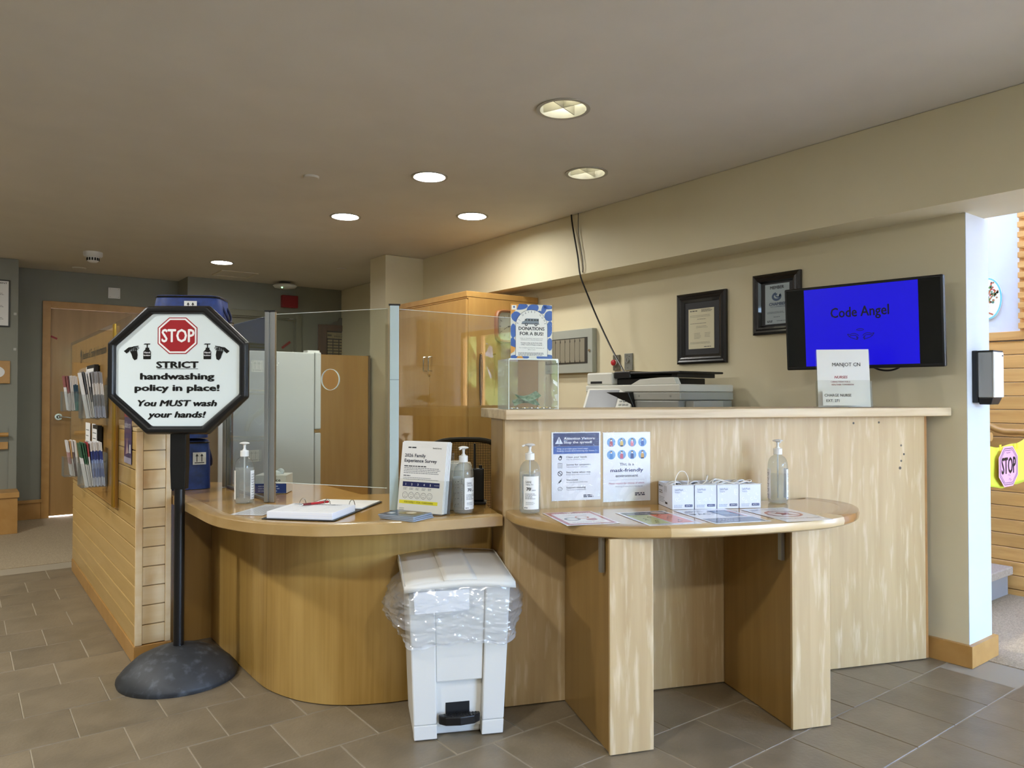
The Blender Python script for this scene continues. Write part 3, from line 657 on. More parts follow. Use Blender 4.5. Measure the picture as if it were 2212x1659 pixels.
P.poly('stop_border', '#f4f4f2', [(a+sp(910, 302)[0], b+sp(0, 302)[1]) for a, b in octo(.0805, .0735, .0345, .0325)], 2)
P.poly('stop_octagon', '#a3262c', [(a+sp(910, 302)[0], b+sp(0, 302)[1]) for a, b in octo(.0735, .0668, .0312, .0295)], 3)
P.text('STOP', *sp(914, 348), .053, '#f6f6f4', width=.137, bold=.035, layer=4)
P.text('STRICT', *sp(910, 540), .026, width=.176, bold=.055); P.rect('underline', '#101010', sp(757, 0)[0], sp(1063, 0)[0], sp(0, 549)[1], sp(0, 546)[1], 2)
P.text('handwashing', *sp(910, 625), .0255, width=.311, bold=.055); P.text('policy in place!', *sp(909, 710), .0255, width=.356, bold=.055)
P.text('You MUST wash', *sp(911, 823), .0245, width=.333, bold=.055, ital=.22); P.text('your hands!', *sp(908, 907), .0245, width=.244, bold=.055, ital=.22)
for sgn, bx, hx in ((1, 685, 572), (-1, 1131, 1237)):
    P.k += 1
    bu, bv = sp(bx, 476)
    P.poly('bottle_icon', '#111111', [(bu-.016, bv), (bu+.016, bv), (bu+.0165, bv+.032), (bu+.009, bv+.042), (bu+.009, bv+.049), (bu-.007, bv+.049), (bu-.007, bv+.042), (bu-.0165, bv+.032)], 2)
    P.poly('bottle_icon', '#111111', [(bu-.002, bv+.049), (bu+.003, bv+.049), (bu+.003, bv+.062), (bu-.002, bv+.062)], 2)
    P.poly('bottle_icon', '#111111', [(bu-.016, bv+.062), (bu+.012, bv+.062), (bu+.014, bv+.0665), (bu-.010, bv+.0665)], 2)
    P.text('Hand', bu, bv+.025, .0072, '#f2f2f2', width=.026, bold=.03, layer=4); P.text('Sanitizer', bu, bv+.0135, .0062, '#f2f2f2', width=.030, bold=.03, layer=4)
    hu, hv = sp(hx, 420); h_ = lambda q: [(hu+sgn*a*.001, hv+b*.001) for a, b in q]
    P.poly('hands_icon', '#111111', h_([(-34, 2), (-14, 18), (6, 21), (8, 15), (-4, 12), (-12, 0), (-22, -8)]), 2)          # rear wrist and fingers
    for q in ([(4, 22), (28, 25), (28, 21), (6, 17)], [(10, 18), (31, 17), (31, 13.5), (10, 14)], [(12, 13), (28, 9), (27, 6), (12, 9)]): P.poly('hands_icon', '#111111', h_(q), 2)
    P.poly('hands_icon', '#111111', h_([(-8, 2), (22, 4), (25, -14), (22, -32), (12, -37), (4, -28), (-2, -10)]), 2)          # front palm
    for i in range(4): P.poly('hands_icon', '#111111', h_([(-7+i*7.6, 3), (-2+i*7.6, 3), (1+i*7.0, 17-abs(i-1.5)*2), (-4+i*7.0, 17-abs(i-1.5)*2)]), 2)
P.build()

# ---- pedal bin with its bag
t = thing('pedal_bin', 'off-white step-on bin with a clear liner hanging out, before the desk', 'bin', (1.418, 2.205, 0), R_(-24.7))
def tb(x0, x1, y0, y1, z0, z1, d=.018):       # wall that flares upwards with the tapered bin
    k = lambda x, z: x*(1+.14*(z/.53)); e = lambda y, z: y-.020*(z/.53) if y < .15 else y+.022*(z/.53)
    return ((k(x0, z0), k(x1, z0), e(y0, z0), e(y1, z0), z0), (k(x0, z1), k(x1, z1), e(y0, z1), e(y1, z1), z1))
G().frus(*tb(-.156, .156, .035, .29, .004, .53)).build('body', M_BIN, t, bevel=.008)
for x0, x1 in ((-.157, -.077), (.080, .157)):
    c = G().frus(*tb(x0, x1, 0, .0345, .004, .055)).build('foot_column', M_BIN, t, bevel=.003)
    G().frus(*tb(x0, x1, -.001, .0345, .0552, .53)).build('column_face', M_BIN, c, bevel=.005)
G().frus(*tb(-.0765, .0795, .008, .0345, .20, .53)).build('centre_panel', M_BIN, t, bevel=.004)
G().frus(*tb(-.0765, .0795, .0275, .0345, .03, .199)).build('recess_panel', M_BIN, t)
G().box(-.045, .04, .022, .0274, .055, .118).build('pedal_opening', M_DARK, t)
pd = G().add([], []); pp = [(-.072, -.012), (-.05, -.03), (0, -.037), (.05, -.03), (.073, -.012), (.073, .004), (-.072, .004)]
G().prism(pp, .058, .088).build('pedal', M_BLACK, t, bevel=.004)
g = G()
for i in range(11):
    for j in range(3): x = -.055+i*.011; g.box(x, x+.006, -.026+j*.009, -.021+j*.009, .088, .0905)
o = g.build('pedal_tread', M_BLACK, t); o['kind'] = 'stuff'
lid = G()
def lidz(x, y): return .545+.028*(y/.36)+.012*(1-(x/.19)**2)
lid.grid(lambda u, v: (-.19+.38*u, -.035+.40*v, lidz(-.19+.38*u, .36*v)), 12, 6)
lo = lid.build('lid', M_BIN, t, smooth=True, solid=.006)
rim = G()
for a, b in (((-.192, -.038), (.192, -.038)), ((.192, -.038), (.192, .37)), ((.192, .37), (-.192, .37)), ((-.192, .37), (-.192, -.038))):
    vs = []
    for i in range(9):
        x = a[0]+(b[0]-a[0])*i/8; y = a[1]+(b[1]-a[1])*i/8; z = lidz(max(-.19, min(.19, x)), max(0, min(.36, y+.035))); ox = .004 if abs(x) > .19 else 0
        vs += [(x, y, z+.003), (x*1.008, y+(-.004 if y < 0 else .004 if y > .36 else 0), z-.02)]
    rim.add(vs, [(2*i, 2*i+2, 2*i+3, 2*i+1) for i in range(8)])
rim.build('lid_rim', M_BIN, lo, smooth=True, solid=.004)
G().grid(lambda u, v: (-.058+.116*u+(.02*(v-.5) if 0 else 0), -.033+.39*v, lidz(-.058+.116*u, .36*v)+.005), 6, 6).build('lid_ridge', M_BIN, lo, smooth=True, solid=.004)
G().cyl((-.165, .372, .565), (.165, .372, .565), .012, 12).build('lid_hinge', M_BIN, lo, smooth=True)
def bagfn(u, v):
    a = 2*math.pi*u; c, s_ = math.cos(a), math.sin(a); q = 1/max(abs(c)**8+abs(s_)**8, 1e-9)**(1/8.)
    fold = abs(mnoise.noise(Vector((c*2.4, s_*2.4, v*6+2*c))))*.017+abs(mnoise.noise(Vector((c*3.5+v*2, s_*3.5, v*15-4*c))))*.010+abs(mnoise.noise(Vector((c*6+v*6, s_*6, v*26))))*.005
    z = .537-.195*v-.006*v*math.sin(5*a)-.010*v*mnoise.noise(Vector((c*3, s_*3, 4))); bul = .010+.014*math.sin(math.pi*min(v*1.15, 1))-.022*math.sin(math.pi*min(v, 1)**.8)*0+fold*min(1, v*5)
    side = .050*max(0, abs(c)-.72)/.28*math.sin(math.pi*min(1, v*.95))
    if c > 0 and s_ > 0: side *= max(0, 1-1.8*s_); bul *= 1-.7*min(1, 1.5*s_)          # pressed flat beside the counter
    return ((.176+bul+side)*c*q, .155+(.190+bul)*s_*q, z)
o = G().grid(bagfn, 220, 44, cu=True).build('bin_liner', M_FILM, t, smooth=True)
o = G().grid(lambda u, v: tuple(Vector(bagfn(u, .94+.06*v))+Vector((0, 0, 0))), 220, 3, cu=True).build('liner_hem', M_FILM, t, smooth=True)
o = G().add([(-.163, -.036, .525), (.03, -.037, .528), (.03, -.035, .455), (-.158, -.034, .450)], [(0, 1, 2, 3)]).build('liner_fold', clear('bag_fold', '#eef2f8', .85, 1.5, .1), t)
# ---- office chair behind the screens
t = thing('office_chair', 'black mesh-back office chair behind the clear end screen', 'chair', (2.06, 3.15, 0), R_(-30))
bo = [(.235*math.copysign(abs(math.cos(a))**.62, math.cos(a)), .24*math.copysign(abs(math.sin(a))**.62, math.sin(a))) for a in [2*math.pi*i/40 for i in range(40)]]
bk = [Vector((x, .05-.28*x*x*0-.9*x*x, .735+z)) for x, z in bo]
g = G().tube(bk+[bk[0]], .014, 8); g.build('back_frame', M_BLACK, t, smooth=True)
g = G()
for i in range(54):
    x = -.226+i*.00853; zz = .232*(max(0, 1-abs(x/.235)**3.2))**(1/3.2); g.tube([(x, .05-.9*x*x, .735-zz), (x, .05-.9*x*x, .735+zz)], .0019, 4)
for i in range(54):
    z = -.228+i*.0086; xx = .23*(max(0, 1-abs(z/.24)**3.2))**(1/3.2); g.tube([(-xx+2*xx*k/8, .05-.9*(-xx+2*xx*k/8)**2, .735+z) for k in range(9)], .0019, 4)
o = g.build('back_mesh', mat('mesh_black', '#17171a', .6), t); o['kind'] = 'stuff'
G().box(-.24, .24, -.46, .0, .44, .50).build('seat', mat('seat_fabric', '#161618', .8), t, bevel=.03, seg=3); G().box(-.03, .03, .02, .07, .42, .56).build('back_bracket', M_BLACK, t, bevel=.005)
G().cyl((0, -.23, .10), (0, -.23, .44), .026, 14).build('gas_lift', M_BLACK, t, smooth=True)
for k in range(5):
    a = 2*math.pi*k/5+.3; e = (.29*math.cos(a), -.23+.29*math.sin(a)); l = G().tube([(0, -.23, .11), (e[0], e[1], .075)], .018, 8).build('base_leg', M_BLACK, t)
    G().cyl((e[0]-.012, e[1], .031), (e[0]+.012, e[1], .031), .030, 14).build('castor', M_BLACK, l)
# ---- stack of blue insulated bags
ARROWS = lambda P, u, v, k: [P.rect('label', '#e8eae8', u-.030*k, u+.030*k, v-.030*k, v+.030*k, 1), P.rect('arrow_mark', '#15161a', u-.022*k, u+.022*k, v-.023*k, v-.019*k, 2)]+[q for s_ in (-.011, .011) for q in (P.rect('arrow_mark', '#15161a', u+s_*k-.0018*k, u+s_*k+.0018*k, v-.016*k, v+.014*k, 2), P.poly('arrow_mark', '#15161a', [(u+(s_-.007)*k, v+.011*k), (u+(s_+.007)*k, v+.011*k), (u+s_*k, v+.024*k)], 2))]
def bag(loc, rz, w_, d, h, lab, lu, lv):
    b = thing('insulated_bag', lab, 'bag', loc, rz, 'blue insulated bags stacked on the desk')
    def fn(u, v):
        a = 2*math.pi*u; c, s_ = math.cos(a), math.sin(a); q = 1/(abs(c)**6+abs(s_)**6)**(1/6.); k = 1+.025*math.sin(3*a+v*4)*math.sin(math.pi*v)
        r = 1-.08*(v**3); return (w_/2*c*q*k*r, d/2*s_*q*k*r, h*v)
    g = G().grid(fn, 40, 8, cu=True); top = [fn(i/40, 1) for i in range(40)]; n0 = len(g.v); g.add(top+[(0, 0, h+.012)], [(i, (i+1) % 40, 40) for i in range(40)]); g.add([fn(i/40, 0) for i in range(40)], [tuple(range(40))[::-1]])
    g.build('bag_body', M_BLUEBAG, b, smooth=True)
    G().tube([(w_/2*.94*math.cos(2*math.pi*i/40)/(abs(math.cos(2*math.pi*i/40))**6+abs(math.sin(2*math.pi*i/40))**6)**(1/6.), d/2*.94*math.sin(2*math.pi*i/40)/(abs(math.cos(2*math.pi*i/40))**6+abs(math.sin(2*math.pi*i/40))**6)**(1/6.), h*.965) for i in range(41)], .005, 6).build('zip', M_BLACK, b)
    G().tube([(w_*.47, -.05, h*.80), (w_*.53, -.045, h*.60), (w_*.55, 0, h*.45), (w_*.53, .045, h*.60), (w_*.47, .05, h*.80)], .006, 6, 4).build('carry_strap', mat('strap_navy', '#101a40', .7), b, smooth=True)
    P = Print(b, flat((0, -d/2*1.032, 0)), .5); ARROWS(P, lu, lv, 1.0); P.build(); return b
bag((.925, 3.965, .742), R_(-8), .205, .25, .235, 'blue insulated bag at the bottom of the stack, arrow label on its front', .045, .15)
b = bag((.915, 3.968, .992), R_(-14), .215, .26, .225, 'blue insulated bag second from the bottom, clear pocket and black strap', -.05, .16)
G().tube([(-.02, -.145, .20), (.04, -.15, .13), (.10, -.148, .09), (.115, -.13, .03)], .013, 8, 4).build('shoulder_strap', M_BLACK, b, smooth=True)
P = Print(b, flat((0, -.137, 0)), .2); P.ring('pocket_edge', '#9fb0c8', 0.045, .10, .045, .003, 1, n=4); P.build()
bag((.92, 3.97, 1.232), R_(-6), .22, .26, .225, 'blue insulated bag third up, mostly hidden by the octagonal sign', .03, .12)
bag((.955, 3.99, 1.472), R_(-30), .33, .24, .225, 'blue insulated bag on top of the stack, above the octagonal sign', .025, .165)
# ---- glove box on the desk
t = thing('glove_box', 'blue and white glove carton marked Alliance behind the side screen', 'box', (1.22, 3.50, .742), R_(-34))
G().box(-.085, .06, -.06, .06, 0, .085).build('carton', M_PAPER, t, bevel=.002)
P = Print(t, flat((0, -.0604, 0))); P.rect('blue_band', '#22418c', -.085, .06, .002, .046, 1); P.text('Alliance', -.005, .056, .014, '#1d2430', width=.075, bold=.01); P.rows('#b8c6e4', -.07, .045, .036, 3, .011, .004, 2); P.build()
G().ball((-.01, 0, .085), .035, .03, .018).ball((.015, .01, .095), .018, .014, .016).build('glove', mat('glove_white', '#dfe6ea', .6), t, smooth=True)

# ================================================================== ON THE WALLS
WRZ = R_(-90)                 # local -Y looks along -X, local +X runs along -Y : for things hung on the right wall
# ---- television on its arm
tvt = thing('television', 'wall television with a blue Code Angel screen between black side bars', 'television', (3.40, 1.812, 1.530), math.atan2(-.987, .16), tilt=R_(4))
G().box(-.356, .356, 0, .035, -.203, .203).build('casing', M_BLACK, tvt, bevel=.006)
G().box(-.345, .345, -.0012, -.0002, -.187, .193).build('dark_panel', mat('screen_black', '#030304', .12), tvt)
G().box(-.256, .256, -.0022, -.0013, -.186, .190).build('lit_screen', mat('screen_blue', '#0a00c8', .3, emit=.62), tvt)
G().box(-.16, .16, .0352, .06, -.15, .15).build('rear_housing', M_BLACK, tvt, bevel=.01)
G().box(-.03, .03, .06, .15, -.05, .05).build('wall_arm', M_BLACK, tvt)
P = Print(tvt, flat((0, -.0024, 0)), .4, .0003)
P.text('Code Angel', .002, .045, .046, '#05031c', width=.262, bold=.018)
P.ring('halo', '#0a0450', .004, -.019, .017, .0028, 1, ry=.0055)
for s_ in (-1, 1):
    cv = lambda q: [(.006+s_*a*.001, -.045+b*.001) for a, b in q]
    for q in ([(60, 8), (54, -2), (44, -10), (28, -16), (14, -20)], [(60, 8), (48, 5), (40, 9), (28, 10), (16, 5), (9, -2)], [(52, -2), (40, 1), (26, 1), (16, -4)], [(14, -20), (18, -15), (10, -13), (20, -9), (12, -6)]):
        P.line('wings', '#0a0450', cv(q), .0028, 1)
P.build()
tag(G().tube([(3.46, 1.86, 1.35), (3.50, 1.93, 1.28), (3.54, 2.0, 1.16), (3.56, 2.02, 1.02), (3.57, 2.03, .9)], .006, 8, 4).build('tv_cable', M_BLACK, smooth=True), 'thick black cable dropping from under the television', 'cable', 'black cables under the television')
tag(G().tube([(3.47, 1.81, 1.35), (3.52, 1.88, 1.27), (3.555, 1.95, 1.15), (3.575, 1.97, 1.02), (3.58, 1.98, .9)], .005, 8, 4).build('tv_cable', M_BLACK, smooth=True), 'thinner black cable beside the thick one under the television', 'cable', 'black cables under the television')
tag(G().tube([(3.47, 1.80, 1.345), (3.49, 1.77, 1.325), (3.50, 1.73, 1.318), (3.50, 1.69, 1.325), (3.49, 1.65, 1.345)], .0045, 8, 4).build('tv_cable', M_BLACK, smooth=True), 'short looped black cable below the television edge', 'cable', 'black cables under the television')
# ---- framed certificates
def frame(loc, w_, h, lab, bw):
    t = thing('picture_frame', lab, 'frame', loc, WRZ)
    prof = [(0, 0), (0, -.016), (.012, -.024), (.022, -.020), (.030, -.026), (.04, -.022), (bw, -.008), (bw, 0)]; vs = []; m_ = len(prof)
    for sx, sz in ((-1, -1), (1, -1), (1, 1), (-1, 1)):
        for d, y in prof: vs.append((sx*(w_/2-d), y, sz*(h/2-d)))
    fs = [(a*m_+q, ((a+1) % 4)*m_+q, ((a+1) % 4)*m_+(q+1) % m_, a*m_+(q+1) % m_) for a in range(4) for q in range(m_)]
    G().add(vs, fs).build('moulding', mat('frame_black', '#141214', .28, coat=.3), t)
    G().box(-w_/2+bw-.004, w_/2-bw+.004, -.006, -.002, -h/2+bw-.004, h/2-bw+.004).build('mount', mat('mount_charcoal', '#26272b', .6), t)
    return t
t = frame((3.598, 2.890, 1.609), .369, .430, 'black framed certificate with a cream form, left of the television', .056)
G().box(-.098, .094, -.0085, -.0065, -.125, .118).build('certificate', mat('cream_paper', '#d8d2b4', .6), t)
P = Print(t, flat((0, -.0087, 0)))
P.rows('#57544a', -.085, -.02, .108, 1, .01, .006); P.rows('#57544a', .0, .085, .112, 3, .006, .003); P.rows('#7a7666', -.085, .085, .078, 2, .008, .002); P.rows('#7a7666', -.03, .05, .055, 1, .008, .003); P.rows('#7a7666', -.085, .06, .03, 1, .008, .003); P.rows('#7a7666', -.04, .05, .012, 2, .008, .002)
P.rows('#7a7666', -.055, .0, -.03, 5, .008, .002); P.rows('#7a7666', .025, .07, -.03, 4, .008, .002); P.rows('#7a7666', -.085, .085, -.085, 2, .007, .002); P.rows('#57544a', .02, .085, -.112, 1, .007, .004); P.build()
t = frame((3.598, 2.376, 1.7055), .296, .334, 'black framed chamber membership certificate partly behind the television', .050)
G().box(-.072, .078, -.0085, -.0065, -.112, .108).build('certificate', mat('pale_blue_paper', '#a9b7bd', .6), t)
P = Print(t, flat((0, -.0087, 0)))
P.text('MEMBER', .003, .080, .0165, '#30343c', width=.085, bold=.03); P.ring('crescent_emblem', '#3d5577', 0, .038, .030, .013, 1, a0=100, a1=400, ry=.024); P.ring('crescent_emblem', '#3d5577', .008, .044, .017, .007, 1, a0=110, a1=380, ry=.013)
P.text('CHAMBER', .006, -.010, .0155, '#33466a', width=.105, bold=.03, ital=.2); P.text('OF COMMERCE', .006, -.021, .006, '#4a5a76', width=.09); P.rows('#5b6670', -.06, .06, -.045, 2, .006, .0025); P.rows('#5b6670', -.02, .03, -.072, 1, .006, .003); P.rows('#30343c', -.06, -.02, -.092, 2, .006, .004); P.rows('#5b6670', 0, .06, -.094, 1, .006, .0035); P.build()
# ---- annunciator panel, wall plates
t = thing('alarm_annunciator', 'grey wall panel with a window of vertical strips, behind the donation box', 'panel', (3.598, 4.06, 1.518), WRZ)
G().box(-.27, .248, -.045, 0, -.155, .157).build('housing', mat('panel_grey', '#a3a79d', .5), t, bevel=.003); G().box(-.265, .2, -.048, -.0455, -.088, .097).build('window_recess', mat('panel_shadow', '#34342e', .5), t)
for k in range(8): x = -.25+k*.0535; G().box(x, x+.0495, -.0505, -.0482, -.078, .090).build('strip', mat('panel_strip', '#8c8776', .5), t)
for k in range(8):
    for z in (-.074, .074): G().box(-.2035+k*.0535-.046, -.2035+k*.0535-.042, -.0512, -.0506, z-.008, z+.008).build('strip_clip', M_DARK, t)
G().cyl((.222, -.0455, .0), (.222, -.052, .0), .009, 14).build('lock', M_CHROME, t); G().box(-.25, -.21, -.0462, -.0455, -.142, -.128).build('maker_plate', mat('plate_grey', '#8a8d84', .4), t)
t = thing('panic_button', 'wall plate with a red mushroom push button', 'button', (3.598, 3.611, 1.424), WRZ)
G().box(-.031, .031, -.012, 0, -.053, .053).build('wall_plate', mat('plate_brown', '#6d6a5d', .4, .4), t, bevel=.002); G().cyl((-.008, -.012, 0), (-.008, -.022, 0), .018, 20).build('collar', M_WPLAS, t); G().ball((-.008, -.03, 0), .021, .013, .021).build('button_cap', mat('red_cap', '#b3202a', .3), t, smooth=True)
for z in (-.043, .043): G().cyl((0, -.0122, z), (0, -.0135, z), .004, 10).build('screw', M_CHROME, t)
t = thing('key_switch', 'grey wall plate with a round key switch, right of the red button', 'switch', (3.598, 3.499, 1.426), WRZ)
G().box(-.036, .036, -.010, 0, -.057, .057).build('wall_plate', mat('plate_steel', '#8d8f88', .4, .5), t, bevel=.002); G().cyl((-.006, -.010, .012), (-.006, -.018, .012), .018, 20).build('key_barrel', M_CHROME, t); G().box(-.0075, -.0045, -.0185, -.018, .002, .022).build('key_slot', M_DARK, t)
P = Print(t, flat((0, -.0104, 0))); P.rect('status_mark', '#3a3a38', .006, .014, .033, .039); P.rect('status_mark', '#3a3a38', -.012, -.006, .042, .046); P.disc('screw_mark', '#3a3a38', -.003, -.04, .003); P.build()
# ---- clock and hanging things on the cabinet side
t = thing('wall_clock', 'rounded square wooden wall clock on the cabinet side, behind the bus poster', 'clock', (3.302, 4.468, 1.717))
def rsq(h, p=5, n=48): return [(h*math.copysign(abs(math.cos(2*math.pi*i/n))**(2/p), math.cos(2*math.pi*i/n)), h*math.copysign(abs(math.sin(2*math.pi*i/n))**(2/p), math.sin(2*math.pi*i/n))) for i in range(n)]
vs = []; rr_ = [(rsq(.125), 0), (rsq(.125), -.025), (rsq(.117), -.034), (rsq(.104), -.030), (rsq(.104), -.012)]
for pts, y in rr_: vs += [(a, y, b) for a, b in pts]
G().add(vs, [(k*48+i, k*48+(i+1) % 48, (k+1)*48+(i+1) % 48, (k+1)*48+i) for k in range(4) for i in range(48)]).build('case', mat('clock_wood', '#8f5c34', .35, coat=.3), t, smooth=True)
G().prism(rsq(.105), .0, .013, Matrix.Rotation(R_(90), 4, 'X')).build('dial', mat('dial_grey', '#b9b39b', .5), t)
P = Print(t, flat((0, -.0135, 0)))
for k in range(12): a = k*math.pi/6; P.line('hour_mark', '#3a352c', [(.070*math.cos(a), .070*math.sin(a)), (.090*math.cos(a), .090*math.sin(a))], .003)
P.line('clock_hand', '#26221c', [(-.01, 0), (.055, .012)], .004, 2); P.line('clock_hand', '#26221c', [(.006, .008), (-.045, -.024)], .003, 3); P.disc('hub', '#26221c', 0, 0, .006, 4); P.build()
for x, lab, c, w_, z1 in ((3.052, 'black lanyard hanging from a hook on the cabinet side', '#101014', .015, 1.13), (3.172, 'thin yellow cord hanging from a hook on the cabinet side', '#a98a3c', .004, 1.20)):
    t = thing('lanyard', lab, 'lanyard', (x, 4.4708, 0))
    G().cyl((0, 0, 1.505), (0, -.02, 1.505), .004, 8).ball((0, -.024, 1.508), .007).build('hook', M_BRASS, t)
    G().tube([(-.004, -.016, 1.50), (-w_*.7, -.013, 1.42), (-w_*.5, -.012, 1.30), (0, -.012, z1)], w_*.4, 6, 4).tube([(.004, -.016, 1.50), (w_*.7, -.013, 1.42), (w_*.6, -.012, 1.30), (0, -.012, z1)], w_*.4, 6, 4).build('strap', mat('strap_'+c, c, .6), t, smooth=True)
# ---- hand towel dispenser on the wall end
t = thing('soap_dispenser', 'white hand dispenser, shaded side coloured grey, with black base on the pale wall end', 'dispenser', (3.655, 1.4272, 0))
G().box(-.004, .110, -.022, 0, 1.168, 1.402).build('backplate', M_BLACK, t, bevel=.003); G().box(.0, .106, -.08, -.022, 1.192, 1.394).build('cover', mat('dispenser_shade', '#a7abae', .3, .3), t, bevel=.004)  # side greyed to carry its shade beside the white front
G().box(.0, .106, -.088, -.0805, 1.192, 1.394).build('front_cover', M_WPLAS, t, bevel=.004); G().frus((.01, .096, -.07, -.022, 1.160), (.002, .104, -.082, -.022, 1.1915)).build('nozzle_base', M_BLACK, t, bevel=.004); G().box(.0, .106, -.084, -.022, 1.3945, 1.401).build('top_edge', M_BLACK, t)
G().box(.085, .099, -.0886, -.088, 1.376, 1.381).build('maker_mark', mat('dark_grey', '#3a3a38', .5), t)
# ---- hall beyond the wall end
t = thing('handrail', 'round wooden handrail bending down along the hall plank wall', 'handrail')
G().tube([(5.03, 2.7, 1.42), (5.03, 1.93, 1.045), (5.03, 1.83, .995), (5.03, 1.79, .985), (5.03, 1.2, .985), (5.03, .8, .985)], .02, 12).build('rail', M_TRIMW, t, smooth=True)
for y in (1.0, 2.4): G().tube([(5.03, y, .975 if y < 1.8 else 1.27), (5.06, y, .95 if y < 1.8 else 1.24), (5.09, y, .95 if y < 1.8 else 1.24)], .007, 8).build('rail_bracket', M_CHROME, t)
t = thing('stub_rail', 'end of a wooden rail and its board behind the pale wall end', 'handrail')
G().cyl((3.915, 2.4, 1.005), (3.915, 1.45, 1.005), .021, 16).build('rail', M_TRIMW, t, smooth=True); G().box(3.842, 3.868, 1.47, 2.4, .845, .965).build('backing_board', M_TRIMW, t, bevel=.003)
for y in (1.62, 2.3): G().tube([(3.915, y, .99), (3.90, y, .94), (3.868, y, .93)], .007, 8).build('rail_bracket', M_CHROME, t)
t = thing('staircase', 'carpeted stairs rising behind the pale wall end, first step showing', 'stairs', (0, 1.80, 0))
for k in range(8):
    G().box(3.87, 5.08, k*.27, 2.16, k*.172+.003, (k+1)*.172-.046).build('riser', mat('stair_carpet', '#8f8d8e', .95), t)
    G().box(3.86, 5.08, k*.27-.03, k*.27+.26, (k+1)*.172-.045, (k+1)*.172+.003).build('tread', noisy('stair_nosing', '#9c8f80', '#b0a394', (120, 120, 120), .9), t, bevel=.006)
t = thing('tree_decal', 'oval painted tree plaque on the white hall wall', 'plaque', (5.118, 1.905, 1.80), WRZ)
G().prism([(.080*math.cos(2*math.pi*i/40), .130*math.sin(2*math.pi*i/40)) for i in range(40)], 0, .008, Matrix.Rotation(R_(90), 4, 'X')).build('oval_board', mat('oval_white', '#eef0ee', .5), t)
P = Print(t, flat((0, -.0082, 0))); P.ring('turquoise_rim', '#6fc0c6', 0, 0, .079, .009, 1, ry=.129, n=40)
for q in ([(0, -.095), (.002, -.05), (0, 0), (-.004, .05)], [(0, -.02), (.03, .02), (.045, .05)], [(0, -.03), (-.03, .015), (-.048, .04)], [(0, .02), (.02, .06), (.02, .09)], [(0, .01), (-.02, .05), (-.025, .09)], [(0, -.085), (-.03, -.1)], [(0, -.085), (.03, -.1)]): P.line('tree_trunk', '#b5673a', q, .009, 1)
rr = random.Random(5)
for k in range(80):
    a = rr.uniform(0, 6.28); q = math.sqrt(rr.random()); P.disc('leaf', rr.choice(['#7f9a54', '#c05a4a', '#a8774a', '#5f8a6a']), .058*q*math.cos(a), .035+.075*q*math.sin(a), rr.uniform(.004, .008), 2, n=7)
P.build()
t = thing('stop_banner', 'yellow cloth barrier across the stairs with a pink STOP paper on it', 'banner', (3.93, 1.50, 0))
def ban(u, v):
    x = 1.03*u; up = .14*max(0, u-.42); zt = .958+up-.012*math.sin(7*u)+.004*math.sin(23*u); zb = .762+up-.022*math.sin(5.5*u)-.004*math.sin(31*u)
    return (x, .012*math.sin(8*u)*(v+.3)+.01*math.sin(20*u)*v, zt+(zb-zt)*v)
G().grid(ban, 40, 10).build('cloth', mat('yellow_cloth', '#e2ea4e', .7), t, smooth=True, solid=.003)
pk = [(a+.285, b+.846) for a, b in octo(.119, .100, .055, .048)]
G().prism(pk, .0145, .0155, Matrix.Rotation(R_(90), 4, 'X')).build('pink_paper', mat('pink_paper', '#eeb3d8', .6), t)
P = Print(t, flat((.285, -.016, .846))); oc = octo(.108, .090, .050, .043); P.line('border_line', '#26222a', oc+[oc[0]], .0028); oc = octo(.099, .081, .046, .038); P.line('border_line', '#26222a', oc+[oc[0]], .0022)
P.text('STOP', 0, -.034, .078, '#141216', width=.175, bold=.03); P.line('pen_scribble', '#7a4a6a', [(-.03, .066), (-.02, .072), (-.01, .064), (.0, .072), (.012, .066), (.025, .073)], .002); P.line('pen_scribble', '#7a4a6a', [(-.01, -.045), (.0, -.04), (.012, -.047), (.02, -.042)], .002); P.line('pen_scribble', '#7a4a6a', [(.0, -.066), (.015, -.06), (.02, -.072), (.034, -.066)], .002); P.build()
for x, z in ((.18, .958), (.39, .958)): G().box(x-.012, x+.012, -.018, -.0165, z-.03, z).build('tape_tab', mat('yellow_tape', '#f2df3a', .4), t)
# ---- corridor at left
t = thing('notice_board', 'dark framed white notice on the grey wall at far left', 'notice', (.19, 8.066, 2.03))
G().box(-.18, .18, -.012, 0, -.212, .212).build('frame', mat('dark_grey', '#3a3a38', .5), t, bevel=.002); G().box(-.168, .168, -.0138, -.0125, -.20, .20).build('sheet', M_PAPER, t)
P = Print(t, flat((0, -.014, 0))); P.text('NOTICE OF STATEMENT', .158, .175, .013, '#202020', align='R', width=.30, bold=.02)
for k in range(6): P.rows('#70706c', -.15, .15, .145-k*.055, 2 if k % 2 else 1, .011, .004)
P.build()
t = thing('oval_plaque', 'wooden wall plaque with a pale oval, below the notice at far left', 'plaque', (.26, 8.066, 1.411))
G().box(-.115, .115, -.022, 0, -.102, .102).build('wooden_board', M_TRIMW, t, bevel=.004); G().prism([(.075*math.cos(2*math.pi*i/36), .055*math.sin(2*math.pi*i/36)) for i in range(36)], .022, .028, Matrix.Rotation(R_(90), 4, 'X')).build('oval', M_PAPER, t)
t = thing('corridor_handrail', 'wooden double handrail on the grey wall at far left', 'handrail', (0, 8.066, 0))
G().cyl((-1.0, -.06, .852), (.365, -.06, .852), .019, 14).build('round_rail', M_TRIMW, t, smooth=True); G().box(-1.0, .365, -.03, 0, .72, .785).build('lower_board', M_TRIMW, t, bevel=.004)
for x in (-.8, -.3, .2): G().tube([(x, -.06, .84), (x, -.045, .79), (x, -.02, .76)], .007, 8).build('rail_bracket', M_CHROME, t)
